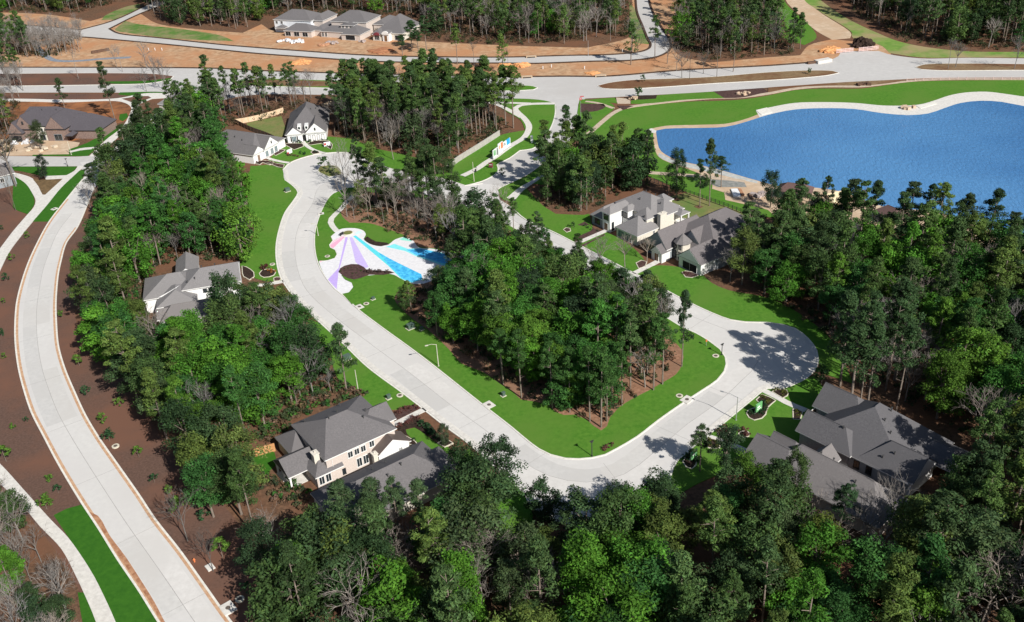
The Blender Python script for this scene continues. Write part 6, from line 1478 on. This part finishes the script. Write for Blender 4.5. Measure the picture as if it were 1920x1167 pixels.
mound((978, 124), 3.4, 1.3, MATS['orange dirt'], 'orange dirt heap below the upper street, right one')
mound((945, 124), 3.0, 1.0, MATS['orange dirt'], 'orange dirt heap below the upper street, middle one')
mound((566, 118), 4.5, 1.3, MATS['orange dirt'], 'orange dirt heap on the clay left of the pine wood')
mound((715, 96), 6, .8, mat('red dirt', (.30, .12, .06), (.42, .20, .10), .6, .95), 'flat reddish dirt heap before the rightmost unfinished house')
mound((1110, 138), 3, .6, MATS['orange dirt'], 'small dirt heap beside the boulevard kerb')
r_ = random.Random(5)
def pile(px, n, spread, m, label, name, cat, smin=.6, smax=1.8):
    b = P(*px); mb = MB()
    for k in range(n):
        s = r_.uniform(smin, smax); mb.box((r_.uniform(-1, 1) * spread, r_.uniform(-1, 1) * spread * .6, s * .25 + r_.uniform(0, .5)), (s, s * r_.uniform(.4, 1), s * .5), r_.uniform(0, 3))
    o = mb.build(name, m); o.location = b; tag(o, label, cat)
pile((532, 78), 16, 3.2, CANVAS, 'wrapped material heap before the leftmost unfinished house', 'building_materials', 'materials')
pile((556, 80), 20, 3.4, CANVAS, 'white sheeted material heap between the two left unfinished houses', 'building_materials', 'materials')
pile((604, 86), 14, 3.0, mat('scrap timber', (.40, .20, .11), (.55, .32, .2), 1, .9), 'scrap timber heap before the middle unfinished house', 'scrap_timber', 'scrap heap')
pile((624, 82), 16, 3.2, PALLET, 'row of wrapped brick pallets before the middle unfinished house', 'brick_pallets', 'pallets')
pile((680, 80), 8, 1.8, PALLET, 'small pallet heap at the corner of the open garage', 'brick_pallets', 'pallets')
pile((45, 268), 16, 4.0, CANVAS, 'pale rubble and sheets before the unfinished brick house', 'building_materials', 'materials')
pile((80, 280), 12, 5.0, mat('pale lumber', (.5, .42, .32), (.65, .56, .44), 1, .9), 'scattered lumber on the sand lot at the far left', 'lumber', 'lumber')
pile((1420, 369), 14, 2.0, PALLET, 'grey brown rubble heap on the lake sand', 'rubble_heap', 'rubble')
pile((1705, 205), 9, 2.4, mat('stone slabs', (.5, .36, .25), (.62, .48, .36), 1, .9), 'scattered stone slabs on the shore walk', 'stone_slabs', 'stones')
pile((1185, 187), 8, 1.4, MATS['stone slabs'], 'small stone heap in the tan patch by the boulevard', 'stone_heap', 'stones')
pile((1395, 178), 10, 2.2, MATS['stone slabs'], 'pair of stone heaps in the purple brown bed', 'stone_heap', 'stones')
pile((1618, 160), 12, 2.5, LOGM, 'dark brush heap on the verge beside the boulevard', 'brush_heap', 'brush')
def beam(a, b, w, h, m, label, name, cat):
    A, B = P(*a), P(*b); d = B - A; mb = MB(); mb.box((0, 0, h / 2), (d.length, w, h)); o = mb.build(name, m); o.location = (A + B) / 2 + Vector((0, 0, .15)); o.rotation_euler = (0, 0, math.atan2(d.y, d.x)); tag(o, label, cat)
beam((1377, 357), (1382, 371), 2.2, .4, SIGNW, 'long white board stack on the lake sand', 'board_stack', 'boards')
beam((1386, 357), (1393, 369), .9, .5, mat('brown boards', (.35, .17, .09), (.48, .26, .15), 1, .8), 'brown timber stack right of the white boards', 'timber_stack', 'timber')
beam((1405, 366), (1410, 376), .7, .5, LOGM, 'short dark beam on the lake sand', 'timber_beam', 'timber')
beam((172, 101), (205, 95), 1.6, 1.0, LOGM, 'long brown timber box on the orange clay', 'timber_box', 'timber')
ribbon('gravel_track', [(62, 76), (70, 90), (85, 105), (105, 114), (140, 115), (190, 111), (245, 108)], 3.2, .07, mat('blue gravel', (.16, .19, .23), (.26, .29, .33), .8, .95))
for i, (x, y) in enumerate([(279, 95), (291, 95), (304, 95), (1018, 130), (1034, 127), (1096, 130), (1167, 98)]):
    b = P(x, y); o = tag(empty('white_pipe_stub', b), 'white capped pipe stub sticking out of the orange clay', 'pipe', 'white pipe stubs in the orange clay')
    mb = MB(); mb.tube([(0, 0, 0), (0, 0, 1.1)], [.16, .16], 8); mb.build('pipe', SIGNW, o); mb = MB(); mb.disc((0, 0, 1.1), .24, .18, 8); mb.build('cap', SIGNW, o)
for (x, y), lb in [((988, 146), 'open kerb inlet box at the boulevard, left of the entrance street'), ((1126, 144), 'open kerb inlet box at the boulevard, right of the entrance street'), ((996, 108), 'open kerb inlet box on the upper street')]:
    b = P(x, y); o = tag(empty('kerb_inlet', b), lb, 'storm inlet')
    mb = MB(); mb.box((0, 0, .35), (4.6, 1.8, .7)); mb.build('box', SAND, o); mb = MB(); mb.box((0, -.92, .32), (3.6, .06, .4)); mb.build('opening', DARKO, o)
b = P(1543, 117); o = tag(empty('culvert_headwall', b), 'pale concrete headwall beside the barricaded stub road', 'headwall')
mb = MB(); mb.box((0, 0, .6), (7, 3.0, 1.2), .35); mb.build('wall', WALK, o); mb = MB(); mb.box((-4.5, -1, .5), (5, 1.2, 1.0), .2); mb.build('wing', LOGM, o)
